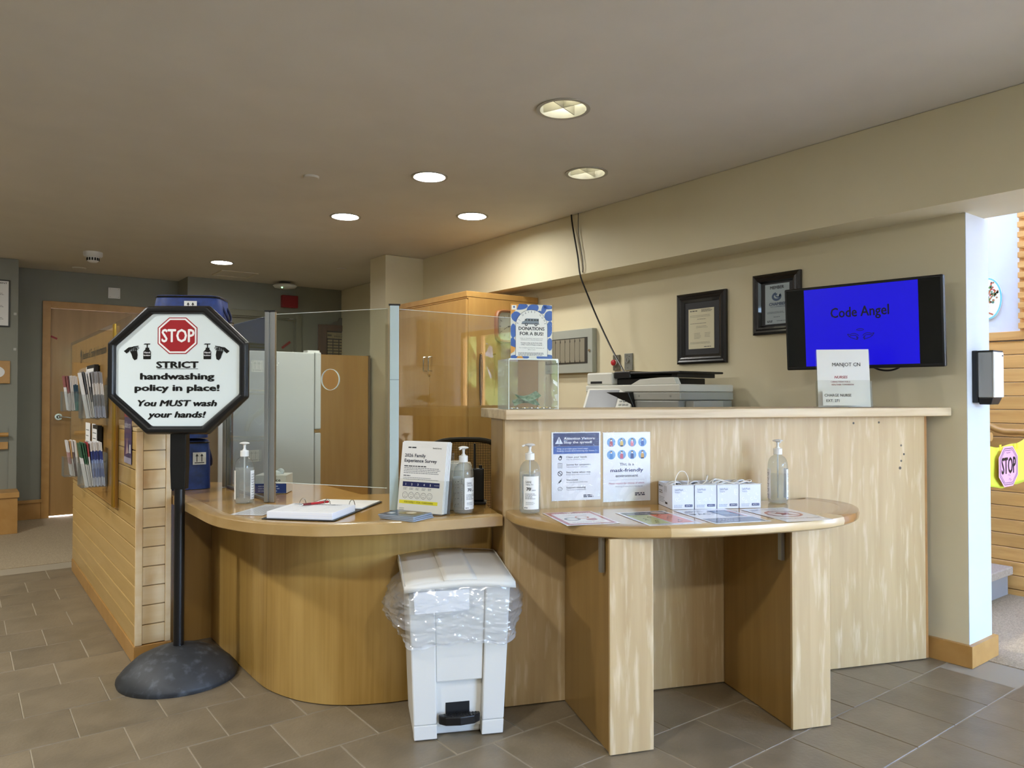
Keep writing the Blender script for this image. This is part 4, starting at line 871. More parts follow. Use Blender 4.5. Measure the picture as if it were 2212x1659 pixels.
tag(G().box(.37, .43, -.006, 0, .36, .93).build('corner_guard', M_GREY, loc=(0, 8.068, 0)), 'grey corner guard at the end of the corridor wall', 'corner guard')
for z, lab in ((1.94, 'small white square switch on the grey corner, upper one'), (1.62, 'small white square switch on the grey corner, lower one')): tag(G().box(.398, .42, -.006, 0, z-.012, z+.012).build('sensor_square', mat('sensor_white', '#b8b8b0', .5), loc=(0, 8.068, 0), bevel=.001), lab, 'switch')
t = thing('wall_plate', 'blank white square plate on the grey wall above the wooden door', 'plate', (1.28, 8.558, 2.255)); G().box(-.055, .055, -.012, 0, -.055, .055).build('cover', M_WPLAS, t, bevel=.002)
for a in (-.04, .04):
    for b in (-.04, .04): G().cyl((a, -.0122, b), (a, -.0135, b), .003, 8).build('screw', M_CHROME, t)
t = thing('alarm_box', 'dark red alarm box high on the grey rear wall', 'alarm', (2.966, 8.158, 2.252)); G().box(-.09, .09, -.06, 0, -.068, .068).build('housing', mat('alarm_red', '#8a1a1f', .45), t, bevel=.006); G().box(-.075, .075, -.063, -.0605, -.055, .055).build('face', mat('alarm_red', '#8a1a1f', .45), t, bevel=.002)
t = thing('award_plaque', 'carved wooden award plaque with rows of brass name plates', 'plaque', (3.60, 8.158, 1.81))
M_PLQ = noisy('plaque_oak', '#5a3a22', '#6b4629', (30, 30, 3), .45)
G().box(-.29, -.19, -.03, 0, -.21, .21).box(.19, .29, -.03, 0, -.21, .21).box(-.19, .19, -.03, 0, .14, .21).box(-.19, .19, -.03, 0, -.21, -.17).build('frame', M_PLQ, t, bevel=.004); G().box(-.19, .19, -.015, 0, -.17, .14).build('field', mat('plaque_field', '#33231a', .5), t)
G().prism([(-.14, .21), (.14, .21), (.10, .25), (.05, .26), (.03, .30), (-.03, .30), (-.05, .26), (-.10, .25)], 0, .02, Matrix.Rotation(R_(90), 4, 'X')).build('carved_crest', mat('crest_grey', '#5f584c', .5), t, bevel=.004)
G().box(-.19, .19, -.022, -.0155, .055, .125).build('title_plate', mat('plate_cream', '#a8976c', .4), t)
for j in range(6):
    for i in range(5): G().box(-.178+i*.073, -.118+i*.073, -.02, -.0155, .018-j*.034, .040-j*.034).build('name_plate', _M['plate_cream'], t)
P = Print(t, flat((0, -.0222, 0))); P.text('F.J. DAVEY HOME', .03, .100, .012, '#3a3020', width=.2); P.rows('#4a3f2c', -.1, .16, .09, 2, .012, .006); P.rect('plate_emblem', '#4a3f2c', -.18, -.13, .08, .10); P.build()

# ================================================================== ON THE COUNTERS
# ---- pump bottles of sanitiser
def bottle(loc, rz, lab, fill):
    t = thing('pump_bottle', lab, 'bottle', loc, rz, 'clear pump bottles of hand sanitiser')
    R = .0395
    body = [(0, .002), (.030, .0), (.037, .003), (R, .010), (R, .150), (.0385, .163), (.034, .178), (.026, .189), (.017, .195), (.0145, .199), (.0145, .206)]
    G().lathe(body, 36).build('body', M_BOTTLE, t, smooth=True)
    G().lathe([(0, .004), (.034, .005), (.0378, .012), (.0378, fill), (0, fill)], 30).build('gel', M_GEL, t, smooth=True)
    G().cyl((0, 0, .02), (0, 0, .198), .0032, 8).build('dip_tube', clear('dip_tube', '#eceeec', .45), t)
    c = G().lathe([(0, .199), (.0175, .199), (.0175, .222), (.0155, .224), (.009, .224), (.009, .228), (0, .228)], 28).build('pump_collar', M_WPLAS, t, smooth=True)
    g = G(); g.lathe([(0, .228), (.0062, .228), (.0048, .236), (.0062, .248), (.010, .2505), (.019, .2525), (.021, .2545), (.017, .258), (.008, .2605), (0, .261)], 24); g.build('pump_head', M_WPLAS, t, smooth=True)
    G().tube([(0, 0, .2535), (-.020, -.004, .2535), (-.030, -.006, .250)], .0036, 8).build('spout', M_WPLAS, t, smooth=True)
    def lab_fn(off): return lambda u, v, h: Vector(((R+.0006+h)*math.sin(u/R+off), -(R+.0006+h)*math.cos(u/R+off), v))
    for off, wd, back in ((0, .062, 0), (math.pi, .052, 1)):
        f = lab_fn(off); G().grid(lambda a, b: f((a-.5)*wd, .018+.122*b, 0), 12, 1).build('back_label' if back else 'front_label', M_PAPER, t, smooth=True)
        P = Print(t, f, .45, .0003)
        if not back:
            P.text('SANI', -.012, .115, .0085, '#22252a', width=.020); P.text('HEALTH', -.008, .107, .0055, '#22252a', width=.026); P.text('70', -.011, .088, .011, '#111111', width=.016, bold=.05); P.text('%', -.0005, .095, .004, '#111111')
            P.rows('#4a4e52', .0, .02, .0905, 2, .0025, .0012); P.rows('#4a4e52', -.024, .02, .076, 5, .0045, .0018, ragged=.5); P.rows('#6a6e72', -.022, .012, .045, 3, .004, .0014); P.rect('small_mark', '#4a4e52', -.027, -.016, .022, .026, 1)
        else:
            for k in range(5): P.rows('#5a5e62', -.02, .02, .125-k*.022, 3, .006, .003)
        P.build()
    return t
bottle((.985, 3.228, .7415), R_(-36.8-85), 'clear pump bottle of sanitiser on the left desk, before the side screen', .150)
bottle((1.588, 2.440, .7415), R_(-36.8+55), 'clear pump bottle on the desk between the survey leaflets and the tall counter', .112)
q = cw(.072, .098, .7605); bottle(tuple(q), R_(-36.8+8), 'clear pump bottle at the left end of the half-round table, label facing out', .152)
q = cw(1.128, .120, .7605); bottle(tuple(q), R_(-36.8+80), 'clear pump bottle at the right end of the half-round table, beside the mask boxes', .118)
# ---- ring binder with pen, loose sheet
t = thing('ring_binder', 'open black ring binder with a thick stack of forms on the curved desk', 'binder', (.905, 2.762, .7415), math.atan2(-.21, .195))
G().box(0, .285, 0, .232, 0, .003).box(0, .285, .236, .272, 0, .003).box(0, .285, .276, .506, 0, .003).build('cover', mat('binder_black', '#101116', .45), t, bevel=.001)
G().box(.015, .275, .012, .228, .0032, .028).build('form_stack', noisy('paper_edges', '#e2e6f0', '#f0f1f4', (2, 2, 900), .6), t, bevel=.001); G().box(.022, .280, .285, .495, .0032, .008).build('thin_stack', M_PAPER, t, bevel=.001)
P = Print(t, flat((0, 0, .0282), (1, 0, 0), (0, 1, 0), (0, 0, 1)))
for k in range(9): P.rect('form_line', '#9a9da6', .03, .262, .03+k*.02, .0306+k*.02)
for u in (.05, .11, .2): P.rect('form_line', '#9a9da6', u, u+.0006, .03, .19)
P.rows('#565a66', .03, .25, .215, 3, .007, .003); P.build()
for x in (.04, .145, .25): G().tube([(x, .222+.032*(1-math.cos(a)), .010+.034*math.sin(a)) for a in [math.pi*i/10 for i in range(11)]], .0016, 6).build('ring', M_CHROME, t, smooth=True)
t = thing('ballpoint_pen', 'red ballpoint pen lying on the binder forms', 'pen', (1.135, 2.815, .7752), R_(9))
G().cyl((-.02, 0, 0), (.058, 0, 0), .0048, 12).build('barrel', mat('pen_red', '#b01620', .3), t, smooth=True); G().cyl((-.055, 0, 0), (-.0202, 0, 0), .0042, 12, .0048).build('grip', mat('pen_dark_red', '#6f1016', .5), t, smooth=True)
G().cyl((-.070, 0, 0), (-.0552, 0, 0), .001, 10, .0035).build('tip', M_CHROME, t, smooth=True); G().box(.018, .056, -.0012, .0012, .005, .0068).build('clip', M_CHROME, t); G().cyl((.0582, 0, 0), (.067, 0, 0), .0028, 10).build('button', M_CHROME, t, smooth=True)
t = thing('loose_form', 'printed white form lying flat left of the binder', 'paper', (.845, 2.945, .7412), math.atan2(.68, .74))
G().box(0, .27, -.135, .0, 0, .0005).build('sheet', M_LAM, t)
P = Print(t, flat((0, 0, .0006), (1, 0, 0), (0, 1, 0), (0, 0, 1)), .2, .0001); P.rows('#8b8d90', .02, .25, -.02, 9, .012, .003); P.rect('form_line', '#a5a7aa', .02, .25, -.128, -.1272); P.build()
# ---- survey leaflets in their holder, booklets before them
SD = Vector((.085, -.177)).normalized(); SR = math.atan2(SD.y, SD.x)
holder = thing('leaflet_holder', 'clear acrylic holder filled with survey leaflets on the desk', 'holder', (1.452, 2.532, .7415), SR)
G().box(-.108, .108, -.025, .045, 0, .003).build('base', M_ACRYL, holder); G().box(-.112, .112, -.003, 0, 0, .13, Matrix.Translation((0, -.018, .002)) @ Matrix.Rotation(R_(-8), 4, 'X')).build('front_pocket', M_COVER, holder)
G().box(-.112, .112, 0, .003, 0, .235, Matrix.Translation((0, .028, .002)) @ Matrix.Rotation(R_(-8), 4, 'X')).build('back_plate', M_ACRYL, holder)
for s_ in (-1, 1): G().box(s_*.1115-.0015, s_*.1115+.0015, -.010, .028, .004, .13, Matrix.Translation((0, 0, .0)) @ Matrix.Rotation(R_(-8), 4, 'X')).build('side_plate', M_ACRYL, holder)
def survey(k, lab):
    b = thing('survey_leaflet', lab, 'leaflet', (1.452, 2.532, .7415), SR, None if k == 0 else 'survey leaflets behind the front one')
    rk = Matrix.Translation(((k % 3-1)*.0012, -.0135+k*.0052, .004)) @ Matrix.Rotation(R_(-8), 4, 'X') 
    G().box(-.105, .105, 0, .0046, 0, .272+.004*(k % 3 == 1)).build('pages', M_PAPER, b, M=rk); return b, rk
b, rk = survey(0, 'white 2026 Family Experience Survey leaflet, front one in the clear holder')
P = Print(b, lambda u, v, h: rk @ Vector((u, -h, v)), .4)
P.rows('#33363c', -.075, -.035, .254, 1, .006, .005); P.text('Family Survey', .062, .249, .0048, '#33363c', width=.04, bold=.01); P.text('2026 Family', -.088, .214, .0125, '#1c2340', align='L', width=.098, bold=.02); P.text('Experience Survey', -.088, .194, .0125, '#1c2340', align='L', width=.152, bold=.02)
P.rows('#33363c', -.088, .03, .180, 1, .01, .004); P.rows('#7a7d84', -.088, .085, .172, 4, .0065, .0025, ragged=.1); P.rows('#33363c', -.088, -.05, .142, 1, .006, .003); P.rows('#7a7d84', -.088, .085, .134, 2, .006, .002)
P.rect('navy_band', '#1e2760', -.088, .085, .098, .117)
for i, n_ in enumerate('12345'): P.text(n_, -.073+i*.029, .103, .008, '#f2f2f6', bold=.03); P.ring('face_icon', '#4a4d55', -.073+i*.029, .064, .0125, .0012); P.rows('#7a7d84', -.083+i*.029, -.064+i*.029, .093, 2, .005, .002)
for i in range(5):
    u = -.073+i*.029; P.disc('face_icon', '#4a4d55', u-.004, .068, .0013); P.disc('face_icon', '#4a4d55', u+.004, .068, .0013); P.ring('face_icon', '#4a4d55', u, .060+(-.005 if i < 2 else .002), .005, .0012, a0=20 if i < 2 else 200, a1=160 if i < 2 else 340, n=8)
P.text('Not applicable', .072, .106, .003, '#f2f2f6', width=.022); P.rect('yellow_band', '#ece33c', -.098, .082, .031, .0445); P.text('FOR FAMILY / POA / CAREGIVERS', -.006, .0345, .0065, '#26262a', width=.135); P.rows('#7a7d84', -.095, -.07, .014, 2, .006, .002); P.build()
for k in range(1, 7): survey(k, 'plain white survey leaflet in the clear holder, %s behind the front one' % ['next', 'second', 'third', 'fourth', 'fifth', 'rearmost'][k-1])
for k in range(3):
    b = thing('booklet', ['blue-grey photo booklet lying before the survey holder, top one of three', 'grey booklet in the middle of the three before the survey holder', 'grey booklet at the bottom of the three before the survey holder'][k], 'booklet', (1.347+.002*k, 2.470-.003*k, .7535-.006*k), math.atan2(.049, .103)-R_(2*k))
    G().box(-.06, .06, -.08, .08, 0, .0055).build('pages', mat('booklet_grey', '#8f9aa8', .4), b, bevel=.0008)
    if k == 0:
        P = Print(b, flat((0, 0, .0056), (1, 0, 0), (0, 1, 0), (0, 0, 1)), .2); P.rect('cover', '#4d5f78', -.058, .058, -.078, .078); P.rect('photo', '#6b4a38', -.02, .05, -.06, .02, 2); P.disc('photo', '#d8cdbc', .012, -.02, .02, 3); P.rect('title_block', '#cfd4da', -.035, -.005, .035, .062, 2); P.build()
# ---- wipes tub, cream carton, hand radio behind the second bottle
t = thing('wipes_tub', 'cream plastic tub of wipes behind the bottle next to the tall counter', 'tub', (1.632, 2.555, .7415), 0)
G().lathe([(0, 0), (.052, 0), (.056, .006), (.056, .155), (.054, .158), (0, .158)], 36).build('tub', mat('tub_cream', '#ded8c8', .4), t, smooth=True); G().lathe([(.0, .159), (.059, .159), (.060, .175), (.055, .186), (.03, .188), (.028, .192), (0, .192)], 36).build('lid', mat('tub_lid', '#e6e1d3', .35), t, smooth=True)
P = Print(t, lambda u, v, h: Vector(((.0564+h)*math.cos(u/.0564), (.0564+h)*math.sin(u/.0564), v)), .45); o_ = -.0564*R_(100)
for k in range(6): P.rect('tub_label', '#d6d3cb', o_-.05+k*.0167, o_-.05+(k+1)*.0167, .03, .13, 1)
P.rows('#6a6a66', o_-.03, o_+.045, .125, 12, .0075, .003, 2); P.build()
t = thing('cream_carton', 'cream carton with a serrated top edge between the leaflets and the tub', 'box', (1.553, 2.609, .7415), VR)
g = G(); n_ = 14; pts = [(-.038, 0), (.036, 0), (.036, .12)]+[(.036-.074*(i+1)/n_, .12-.004*((i+1) % 2)) for i in range(n_-1)]+[(-.038, .12)]
g.prism(pts, -.02, .02, Matrix.Rotation(R_(90), 4, 'X')).build('carton', mat('carton_cream', '#d9cdb2', .6), t)
P = Print(t, flat((0, -.0204, 0))); P.text('Medig', .0, .022, .010, '#26282c', width=.04, bold=.02); P.build()
t = thing('hand_radio', 'black two-way hand radio standing beside the tall counter end', 'radio', (1.788, 2.605, .7415), VR)
G().box(-.045, .02, -.04, .04, 0, .012).build('charger_base', M_BLACK, t, bevel=.003); G().box(-.040, .010, -.016, .016, .0125, .150).build('body', M_BLACK, t, bevel=.005); G().cyl((-.030, 0, .1505), (-.030, 0, .255), .0065, 12, .005).build('antenna', M_BLACK, t, smooth=True); G().cyl((-.005, 0, .1505), (-.005, 0, .163), .007, 12).build('knob', M_BLACK, t)
# ---- laminated sheets on the half-round table
TR = flat
def sheet(s0_, e0, s1, e1, lab, rot=0):
    q = cw((s0_+s1)/2, (e0+e1)/2, .7603); t = thing('table_sheet', lab, 'sheet', tuple(q), CA+rot, 'laminated sheets on the half-round table')
    w_, h_ = s1-s0_, e1-e0; G().box(-w_/2, w_/2, -h_/2, h_/2, 0, .0005).build('sheet', M_LAM, t)
    return t, w_, h_, Print(t, flat((0, 0, .00055), (1, 0, 0), (0, 1, 0), (0, 0, 1)), .18, .00012)
t, w_, h_, P = sheet(.113, .120, .308, .397, 'red bordered laminated sheet at the left of the half-round table', R_(0))
P.rect('red_border', '#b23a4c', -w_/2+.008, w_/2-.008, -h_/2+.01, h_/2-.008, 1); P.rect('white_field', '#eeeeec', -w_/2+.022, w_/2-.022, -h_/2+.026, h_/2-.038, 2)
for k in range(14): P.poly('red_fringe', '#b23a4c', [(-.072+k*.0105, h_/2-.037), (-.066+k*.0105, h_/2-.037), (-.069+k*.0105, h_/2-.047)], 3)
P.poly('ribbon', '#eeeeec', [(-.02, h_/2-.014), (.02, h_/2-.014), (0, h_/2-.034)], 3); P.text('NUTRITION', 0, .048, .012, '#5a5f66', width=.09); P.ring('picture', '#3c5a66', -.035, -.02, .03, .009, 3); P.ring('picture', '#c47a52', .012, .01, .026, .006, 4); P.poly('picture', '#b23a4c', [(.012, -.03), (.052, -.015), (.05, -.05), (.03, -.065), (.01, -.05)], 4); P.rows('#8a8d92', -.06, .06, -.085, 2, .008, .003, 3); P.build()
t, w_, h_, P = sheet(.380, .184, .578, .476, 'green and red chart sheet, second from the left on the half-round table')
P.rect('navy_header', '#1f2a44', -w_/2+.012, w_/2-.012, h_/2-.075, h_/2-.014, 1); P.disc('header_oval', '#c8b4ae', .052, h_/2-.045, .028, 2, ry=.022); P.text('How to read', -.03, h_/2-.05, .014, '#e8e8ec', width=.08)
P.rect('green_block', '#b4bf82', -w_/2+.012, -.004, -.115, .070, 1); P.rect('red_block', '#dd7560', .004, w_/2-.012, -.115, .070, 1)
for k in range(6):
    u = (-.065, -.03, -.05)[k % 3]; v = .045-k*.027
    P.ring('bullet_icon', '#26282e', u+.01*(k % 2), v, .009, .003, 2, a0=30, a1=300, n=10); P.ring('bullet_icon', '#26282e', .03+.03*((k*2) % 3)/2, v, .009, .003, 2, a0=60, a1=320, n=10)
for k in range(5): P.rect('divider', '#e6e6e2', -w_/2+.012, w_/2-.012, .026-k*.028, .0275-k*.028, 2)
P.rows('#8a8d92', -.06, .06, -.125, 1, .006, .004, 2); P.build()
t, w_, h_, P = sheet(.615, .192, .833, .500, 'white and navy sheet with a photo strip, third from the left on the table')
P.text('IPAC', -.055, .03, .030, '#3a4454', width=.075, bold=.01); P.rect('navy_band', '#2b3a60', -w_/2+.008, w_/2-.008, -h_/2+.016, -h_/2+.105, 1); P.rect('photo', '#47618a', .008, .085, -.03, .11, 1); P.rect('photo_edge', '#d89aa0', .085, .094, -.035, .1, 2); P.rect('photo', '#8fa5bf', .02, .07, .02, .09, 2); P.rows('#c8cede', -.08, .03, -h_/2+.09, 4, .018, .005, 2); P.rows('#8a8d92', -.09, -.01, .12, 3, .012, .004); P.build()
t, w_, h_, P = sheet(.878, .236, 1.070, .528, 'white sheet with a red no-entry circle, rightmost on the half-round table')
P.ring('red_ring', '#b23a40', 0, .01, .068, .010, 2, n=36); P.line('red_ring', '#b23a40', [(-.045, .055), (.045, -.035)], .010, 3)
P.poly('red_plant', '#a8403c', [(-.03, .02), (-.005, .045), (.01, .03), (.035, .03), (.02, .005), (.03, -.02), (0, -.01), (-.025, -.02), (-.015, .005)], 1); P.text('STOP! Scent Free Zone', 0, .105, .014, '#3a3a40', width=.15); P.text('Flowers are not permitted', 0, -.095, .013, '#3a3a40', width=.16); P.build()
# ---- mask boxes
for k in range(4):
    MR = CA-R_(7.5); q = cw(.632+k*.0905, .098+.0118*k, .7605)
    t = thing('mask_box', ['open white mask box, leftmost of the four on the table', 'open white mask box, second from the left on the table', 'open white mask box, third from the left on the table', 'open white mask box, rightmost of the four beside the pump bottle'][k], 'box', tuple(q+Vector((.931*.045, -.365*.045, 0))), MR, 'mask boxes on the half-round table')
    w_, d, h = .087, .160, .092; mb = mat('mask_carton', '#dfe3ee', .5)
    g = G(); th = .0015
    g.box(-w_/2, w_/2, -d/2, -d/2+th, 0, h).box(-w_/2, w_/2, d/2-th, d/2, 0, h).box(-w_/2, -w_/2+th, -d/2+th, d/2-th, 0, h).box(w_/2-th, w_/2, -d/2+th, d/2-th, 0, h).box(-w_/2+th, w_/2-th, -d/2+th, d/2-th, 0, th)
    g.build('carton', mb, t); G().add([(-w_/2, -d/2, h), (w_/2, -d/2, h), (w_/2+.001, -d/2-.006, h+.003), (-w_/2-.001, -d/2-.006, h+.002)], [(0, 1, 2, 3)]).add([(-w_/2, -d/2, h), (w_/2, -d/2, h), (w_/2, -d/2+.02, h+.001), (-w_/2, -d/2+.02, h+.001)], [(0, 1, 2, 3)]).build('torn_flap', M_PAPER, t, solid=.001)
    rr = random.Random(k+3); g = G()
    for m_ in range(5):
        y = -d/2+.03+m_*.025; hh = h-.012+rr.uniform(0, .018) if m_ > 1 else h-.016
        g.grid(lambda u, v: (-.036+.072*u, y+.02*v-.004*math.sin(3.14*u), hh*(1-.0*u)-.012*abs(2*u-1)**2-.03*(1-v)*0+.006*math.sin(6*u+m_)), 10, 2)
    g.build('masks', mat('mask_cloth', '#eceff4', .8), t, smooth=True, solid=.004)['kind'] = 'stuff'
    loops = {0: [[(-.028, -.07, .085), (-.026, -.068, .115), (-.01, -.066, .143), (.012, -.066, .143), (.026, -.066, .118), (.024, -.066, .092)]], 1: [[(.012, -.01, .085), (.03, -.012, .10), (.038, -.008, .118), (.042, .01, .118), (.041, .02, .095)]],
             2: [[(-.035, -.05, .09), (-.02, -.06, .105), (.01, -.066, .100), (.035, -.07, .094)], [(-.04, -.02, .09), (-.02, .0, .105), (.02, .01, .10)]], 3: [[(-.038, -.06, .092), (-.02, -.068, .102), (.01, -.062, .10), (.02, -.04, .105), (-.01, -.03, .098)]]}[k]
    for lp in loops: G().tube(lp, .0017, 6, 6).build('ear_loop', mat('elastic', '#f0ebe2', .7), t, smooth=True)
    P = Print(t, flat((0, -d/2-.0004, 0)), .45); P.text('SafeMask', -.034, .072, .0075, '#7d8aa6', align='L', width=.034); P.text('Vision', -.034, .063, .0065, '#7d8aa6', align='L', width=.020)
    for q2 in range(9): P.ring('pale_pattern', '#f4f6fb', rr.uniform(-.035, .035), rr.uniform(.025, .085), rr.uniform(.004, .007), .0016, 1, a0=rr.uniform(0, 180), a1=rr.uniform(200, 360), n=10)
    P.rect('navy_tag', '#26386e', .006, .037, .009, .0185, 1); P.text('ASTM 3', .0215, .0115, .0045, '#e8ecf6', width=.024, bold=.02); P.rows('#9aa6c0', -.037, .0, .017, 3, .004, .0016); P.build()
    if k == 0:
        P = Print(t, flat((-w_/2-.0004, 0, 0), (0, -1, 0), (0, 0, 1), (-1, 0, 0)), .45); P.disc('emblem', '#2a2c30', -.068, .078, .004); P.text('Medicom', -.062, .075, .007, '#2a2c30', align='L', width=.035); P.rows('#8a8c90', -.068, -.03, .062, 2, .008, .005); P.rows('#8a8c90', -.068, .0, .035, 4, .006, .002); P.rect('dark_tag', '#2a2c30', .0, .025, .012, .020)
        for u in (-.01, .002, .014): P.rows('#b4b4b2', u, u+.005, .082, 6, .004, .003)
        P.build()
# ---- posters taped to the counter front
def poster(s0_, s1, z0, z1, lab):
    t = thing('counter_poster', lab, 'poster', tuple(cw((s0_+s1)/2, .0008, z0)), CA); w_, h_ = s1-s0_, z1-z0
    G().box(-w_/2, w_/2, -.0008, 0, 0, h_).build('laminate', M_LAM, t)
    G().grid(lambda u, v: (-w_/2-.003+(w_+.006)*u, -.0028-.0022*math.sin(7*u+9*v)*math.sin(math.pi*u)*(1.2-v)-.0016*math.sin(23*u-31*v)*(1-v), -.004+(h_+.008)*v), 40, 50).build('plastic_sleeve', clear('sleeve', '#fbfcfd', .02, 1.35, .04, wrinkle=20), t, smooth=True)
    return t, w_, h_, Print(t, flat((0, -.0008, 0)), .3, .0002)
t, w_, h_, P = poster(.190, .396, .786, 1.056, 'navy-topped Attention Visitors poster on the tall counter front')
P.rect('navy_band', '#1c2c66', -.096, .097, .214, .266); P.rect('blue_band', '#2a56a4', -.096, .097, .184, .2137); P.poly('warning_triangle', '#dfe6f4', [(-.088, .224), (-.056, .224), (-.072, .252)], 2); P.rect('exclamation', '#1c2c66', -.0735, -.0705, .232, .245, 3); P.disc('exclamation', '#1c2c66', -.072, .228, .0018, 3)
P.text('Attention Visitors:', -.052, .240, .0095, '#eef1f8', align='L', width=.132, bold=.02); P.text('Stop the spread!', -.052, .225, .0095, '#eef1f8', align='L', width=.118, bold=.02); P.text('Help us protect your loved ones:', -.08, .202, .0055, '#dfe6f4', align='L', width=.13); P.text('Reduce viruses from entering our home', -.08, .193, .0055, '#dfe6f4', align='L', width=.155)
for i, (a, b_) in enumerate([('Clean your hands', 'Stop the spread of germs'), ('Screen for symptoms', 'Take a moment to self-assess'), ('Stay home when sick', 'Delay your visit if you are ill'), ('Vaccinate', 'Get your flu and COVID shots'), ('Support masking', 'This home is mask-friendly')]):
    v = .172-i*.030; P.text(a, -.042, v-.004, .0065, '#1c2238', align='L', width=.0054*len(a), bold=.02); P.text(b_, -.042, v-.012, .0045, '#5a6078', align='L', width=.0032*len(b_))
    u = -.068
    if i == 0: P.ring('icon', '#1c2238', u, v-.006, .007, .003); P.poly('icon', '#1c2238', [(u-.004, v), (u+.008, v-.004), (u+.008, v+.003), (u, v+.006)], 2)
    elif i == 1:
        P.line('icon', '#1c2238', [(u-.008, v-.014), (u+.008, v-.014), (u+.008, v+.006), (u-.008, v+.006), (u-.008, v-.014)], .0012)
        for q2 in range(4): P.rect('icon', '#1c2238', u-.005, u+.005, v-.011+q2*.0045, v-.0098+q2*.0045)
    elif i == 2: P.ring('icon', '#1c2238', u, v-.005, .010, .0025); P.line('icon', '#1c2238', [(u-.006, v+.001), (u+.006, v-.011)], .0025, 2)
    elif i == 3: P.line('icon', '#1c2238', [(u-.010, v-.016), (u-.004, v-.010)], .0012); P.line('icon', '#1c2238', [(u-.005, v-.011), (u+.005, v-.001)], .006); P.line('icon', '#1c2238', [(u+.003, v+.001), (u+.008, v+.004)], .002)
    else: P.ring('icon', '#1c2238', u, v-.005, .010, .0016, ry=.008, a0=180, a1=360); P.line('icon', '#1c2238', [(u-.01, v-.005), (u-.004, v+.001), (u+.004, v+.001), (u+.01, v-.005)], .0016); P.line('icon', '#1c2238', [(u-.006, v-.006), (u+.006, v-.006)], .001)
P.rows('#2a3050', .03, .075, .021, 2, .006, .004); P.build()
t, w_, h_, P = poster(.407, .613, .774, 1.052, 'mask-friendly environment poster with eight round figures, on the counter front')
for j in range(2):
    for i in range(4):
        u = -.068+i*.0455; v = .238-j*.050; k = j*4+i; P.disc('blue_circle', '#6f9fd0', u, v, .0185, 1); c1 = ['#b0505e', '#d2b05a', '#d07a8a', '#2f5fae', '#4a86c4', '#c05a74', '#29407e', '#c79a4a'][k]
        P.poly('figure', c1, [(u-.007, v-.016), (u+.007, v-.016), (u+.0065, v+.002), (u+.003, v+.006), (u-.003, v+.006), (u-.0065, v+.002)], 2); P.disc('hair', '#1b1c22', u, v+.0105, .0048, 2); P.disc('face', '#d9b49a', u, v+.009, .0034, 3); P.rect('mask', '#f2f4f6', u-.003, u+.003, v+.005, v+.0085, 4)
        if k in (1, 7): P.rect('detail', '#23242a', u-.006, u+.006, v-.017, v-.012, 3)
P.text('This is a', 0, .144, .011, '#2a2f4e', width=.062, bold=.02); P.text('mask-friendly', 0, .119, .0135, '#2a2f66', width=.142, bold=.035); P.text('environment', 0, .098, .011, '#2a2f4e', width=.098, bold=.02); P.rect('divider', '#9aa2b8', -.078, .078, .086, .0868); P.text('Please respect the choices of others.', 0, .070, .0065, '#a8436a', width=.156, bold=.01); P.text('Masking is welcome in this home.', .01, .058, .0045, '#5a6078', width=.12); P.rows('#2a3050', .035, .08, .034, 2, .007, .005); P.build()
# ---- donation box with its bus poster
DR = CA+R_(2)
t = thing('donation_box', 'clear acrylic donation box holding notes and coins on the ledge', 'box', tuple(cw(.098, -.02, 1.1475)), DR)
w_, d, h = .200, .150, .190
for nm, b_ in (('front_wall', (-w_/2, w_/2, -d/2, -d/2+.004, .0, h)), ('rear_wall', (-w_/2, w_/2, d/2-.004, d/2, .0, h)), ('side_wall', (-w_/2, -w_/2+.004, -d/2+.0042, d/2-.0042, 0, h)), ('side_wall', (w_/2-.004, w_/2, -d/2+.0042, d/2-.0042, 0, h)), ('floor_plate', (-w_/2+.0042, w_/2-.0042, -d/2+.0042, d/2-.0042, 0, .004)), ('top_plate', (-w_/2, w_/2, -d/2, d/2, h+.0002, h+.004))):
    G().box(*b_).build(nm, M_ACRYL, t)
g = G()
for x in (-w_/2, w_/2): g.box(x-.0012, x+.0012, -d/2-.001, -d/2+.0012, 0, h)
g.build('polished_corner', M_EDGE, t)['kind'] = 'stuff'; G().box(-w_/2, w_/2, -d/2-.001, -d/2+.001, h-.0005, h+.0042).build('polished_rim', M_EDGE, t)
def at(tr, x, y, z): return tuple(tr.matrix_basis @ Vector((x, y, z)))
bpy.context.view_layer.update()
rr = random.Random(9)
for k in range(3):
    n_ = G().grid(lambda u, v: (-.045+.09*u, .03*(v-.5)+.006*math.sin(4*u+k), .012+.016*k+.02*v+.012*math.sin(3*u+2*k)), 12, 4).build('banknote', noisy('note_green', '#4f7f52', '#a9bf9a', (60, 60, 60), .6), None, smooth=True, solid=.0006, loc=at(t, -.012+.008*k, .005-.012*k, .0), rot=(0, 0, DR+R_(12*k)))
    tag(n_, ['green folded banknote at the bottom of the donation box', 'green folded banknote in the middle of the donation box pile', 'green folded banknote on top of the donation box pile'][k], 'banknote', 'banknotes in the donation box')
for k in range(14):
    x = -.085+.17*(k/13)+rr.uniform(-.004, .004); y = -.06+rr.uniform(0, .018)
    tag(G().cyl((0, 0, 0), (0, 0, .0019), .0105, 16).build('coin', mat('coin_gold', '#b79445', .3, .9) if k % 2 else M_CHROME, loc=at(t, x, y, .0042+.002*(k % 2)), smooth=False), ('gold' if k % 2 else 'silver')+' coin on the donation box floor, number %s counting from the left' % ['one', 'two', 'three', 'four', 'five', 'six', 'seven', 'eight', 'nine', 'ten', 'eleven', 'twelve', 'thirteen', 'fourteen'][k], 'coin', 'coins in the donation box')
b = thing('bus_poster', 'blue Donations for a Bus poster standing on the donation box', 'poster', tuple(cw(.110, -.005, 1.1475+h+.0045)), DR)
PW, PHT = .171, .215
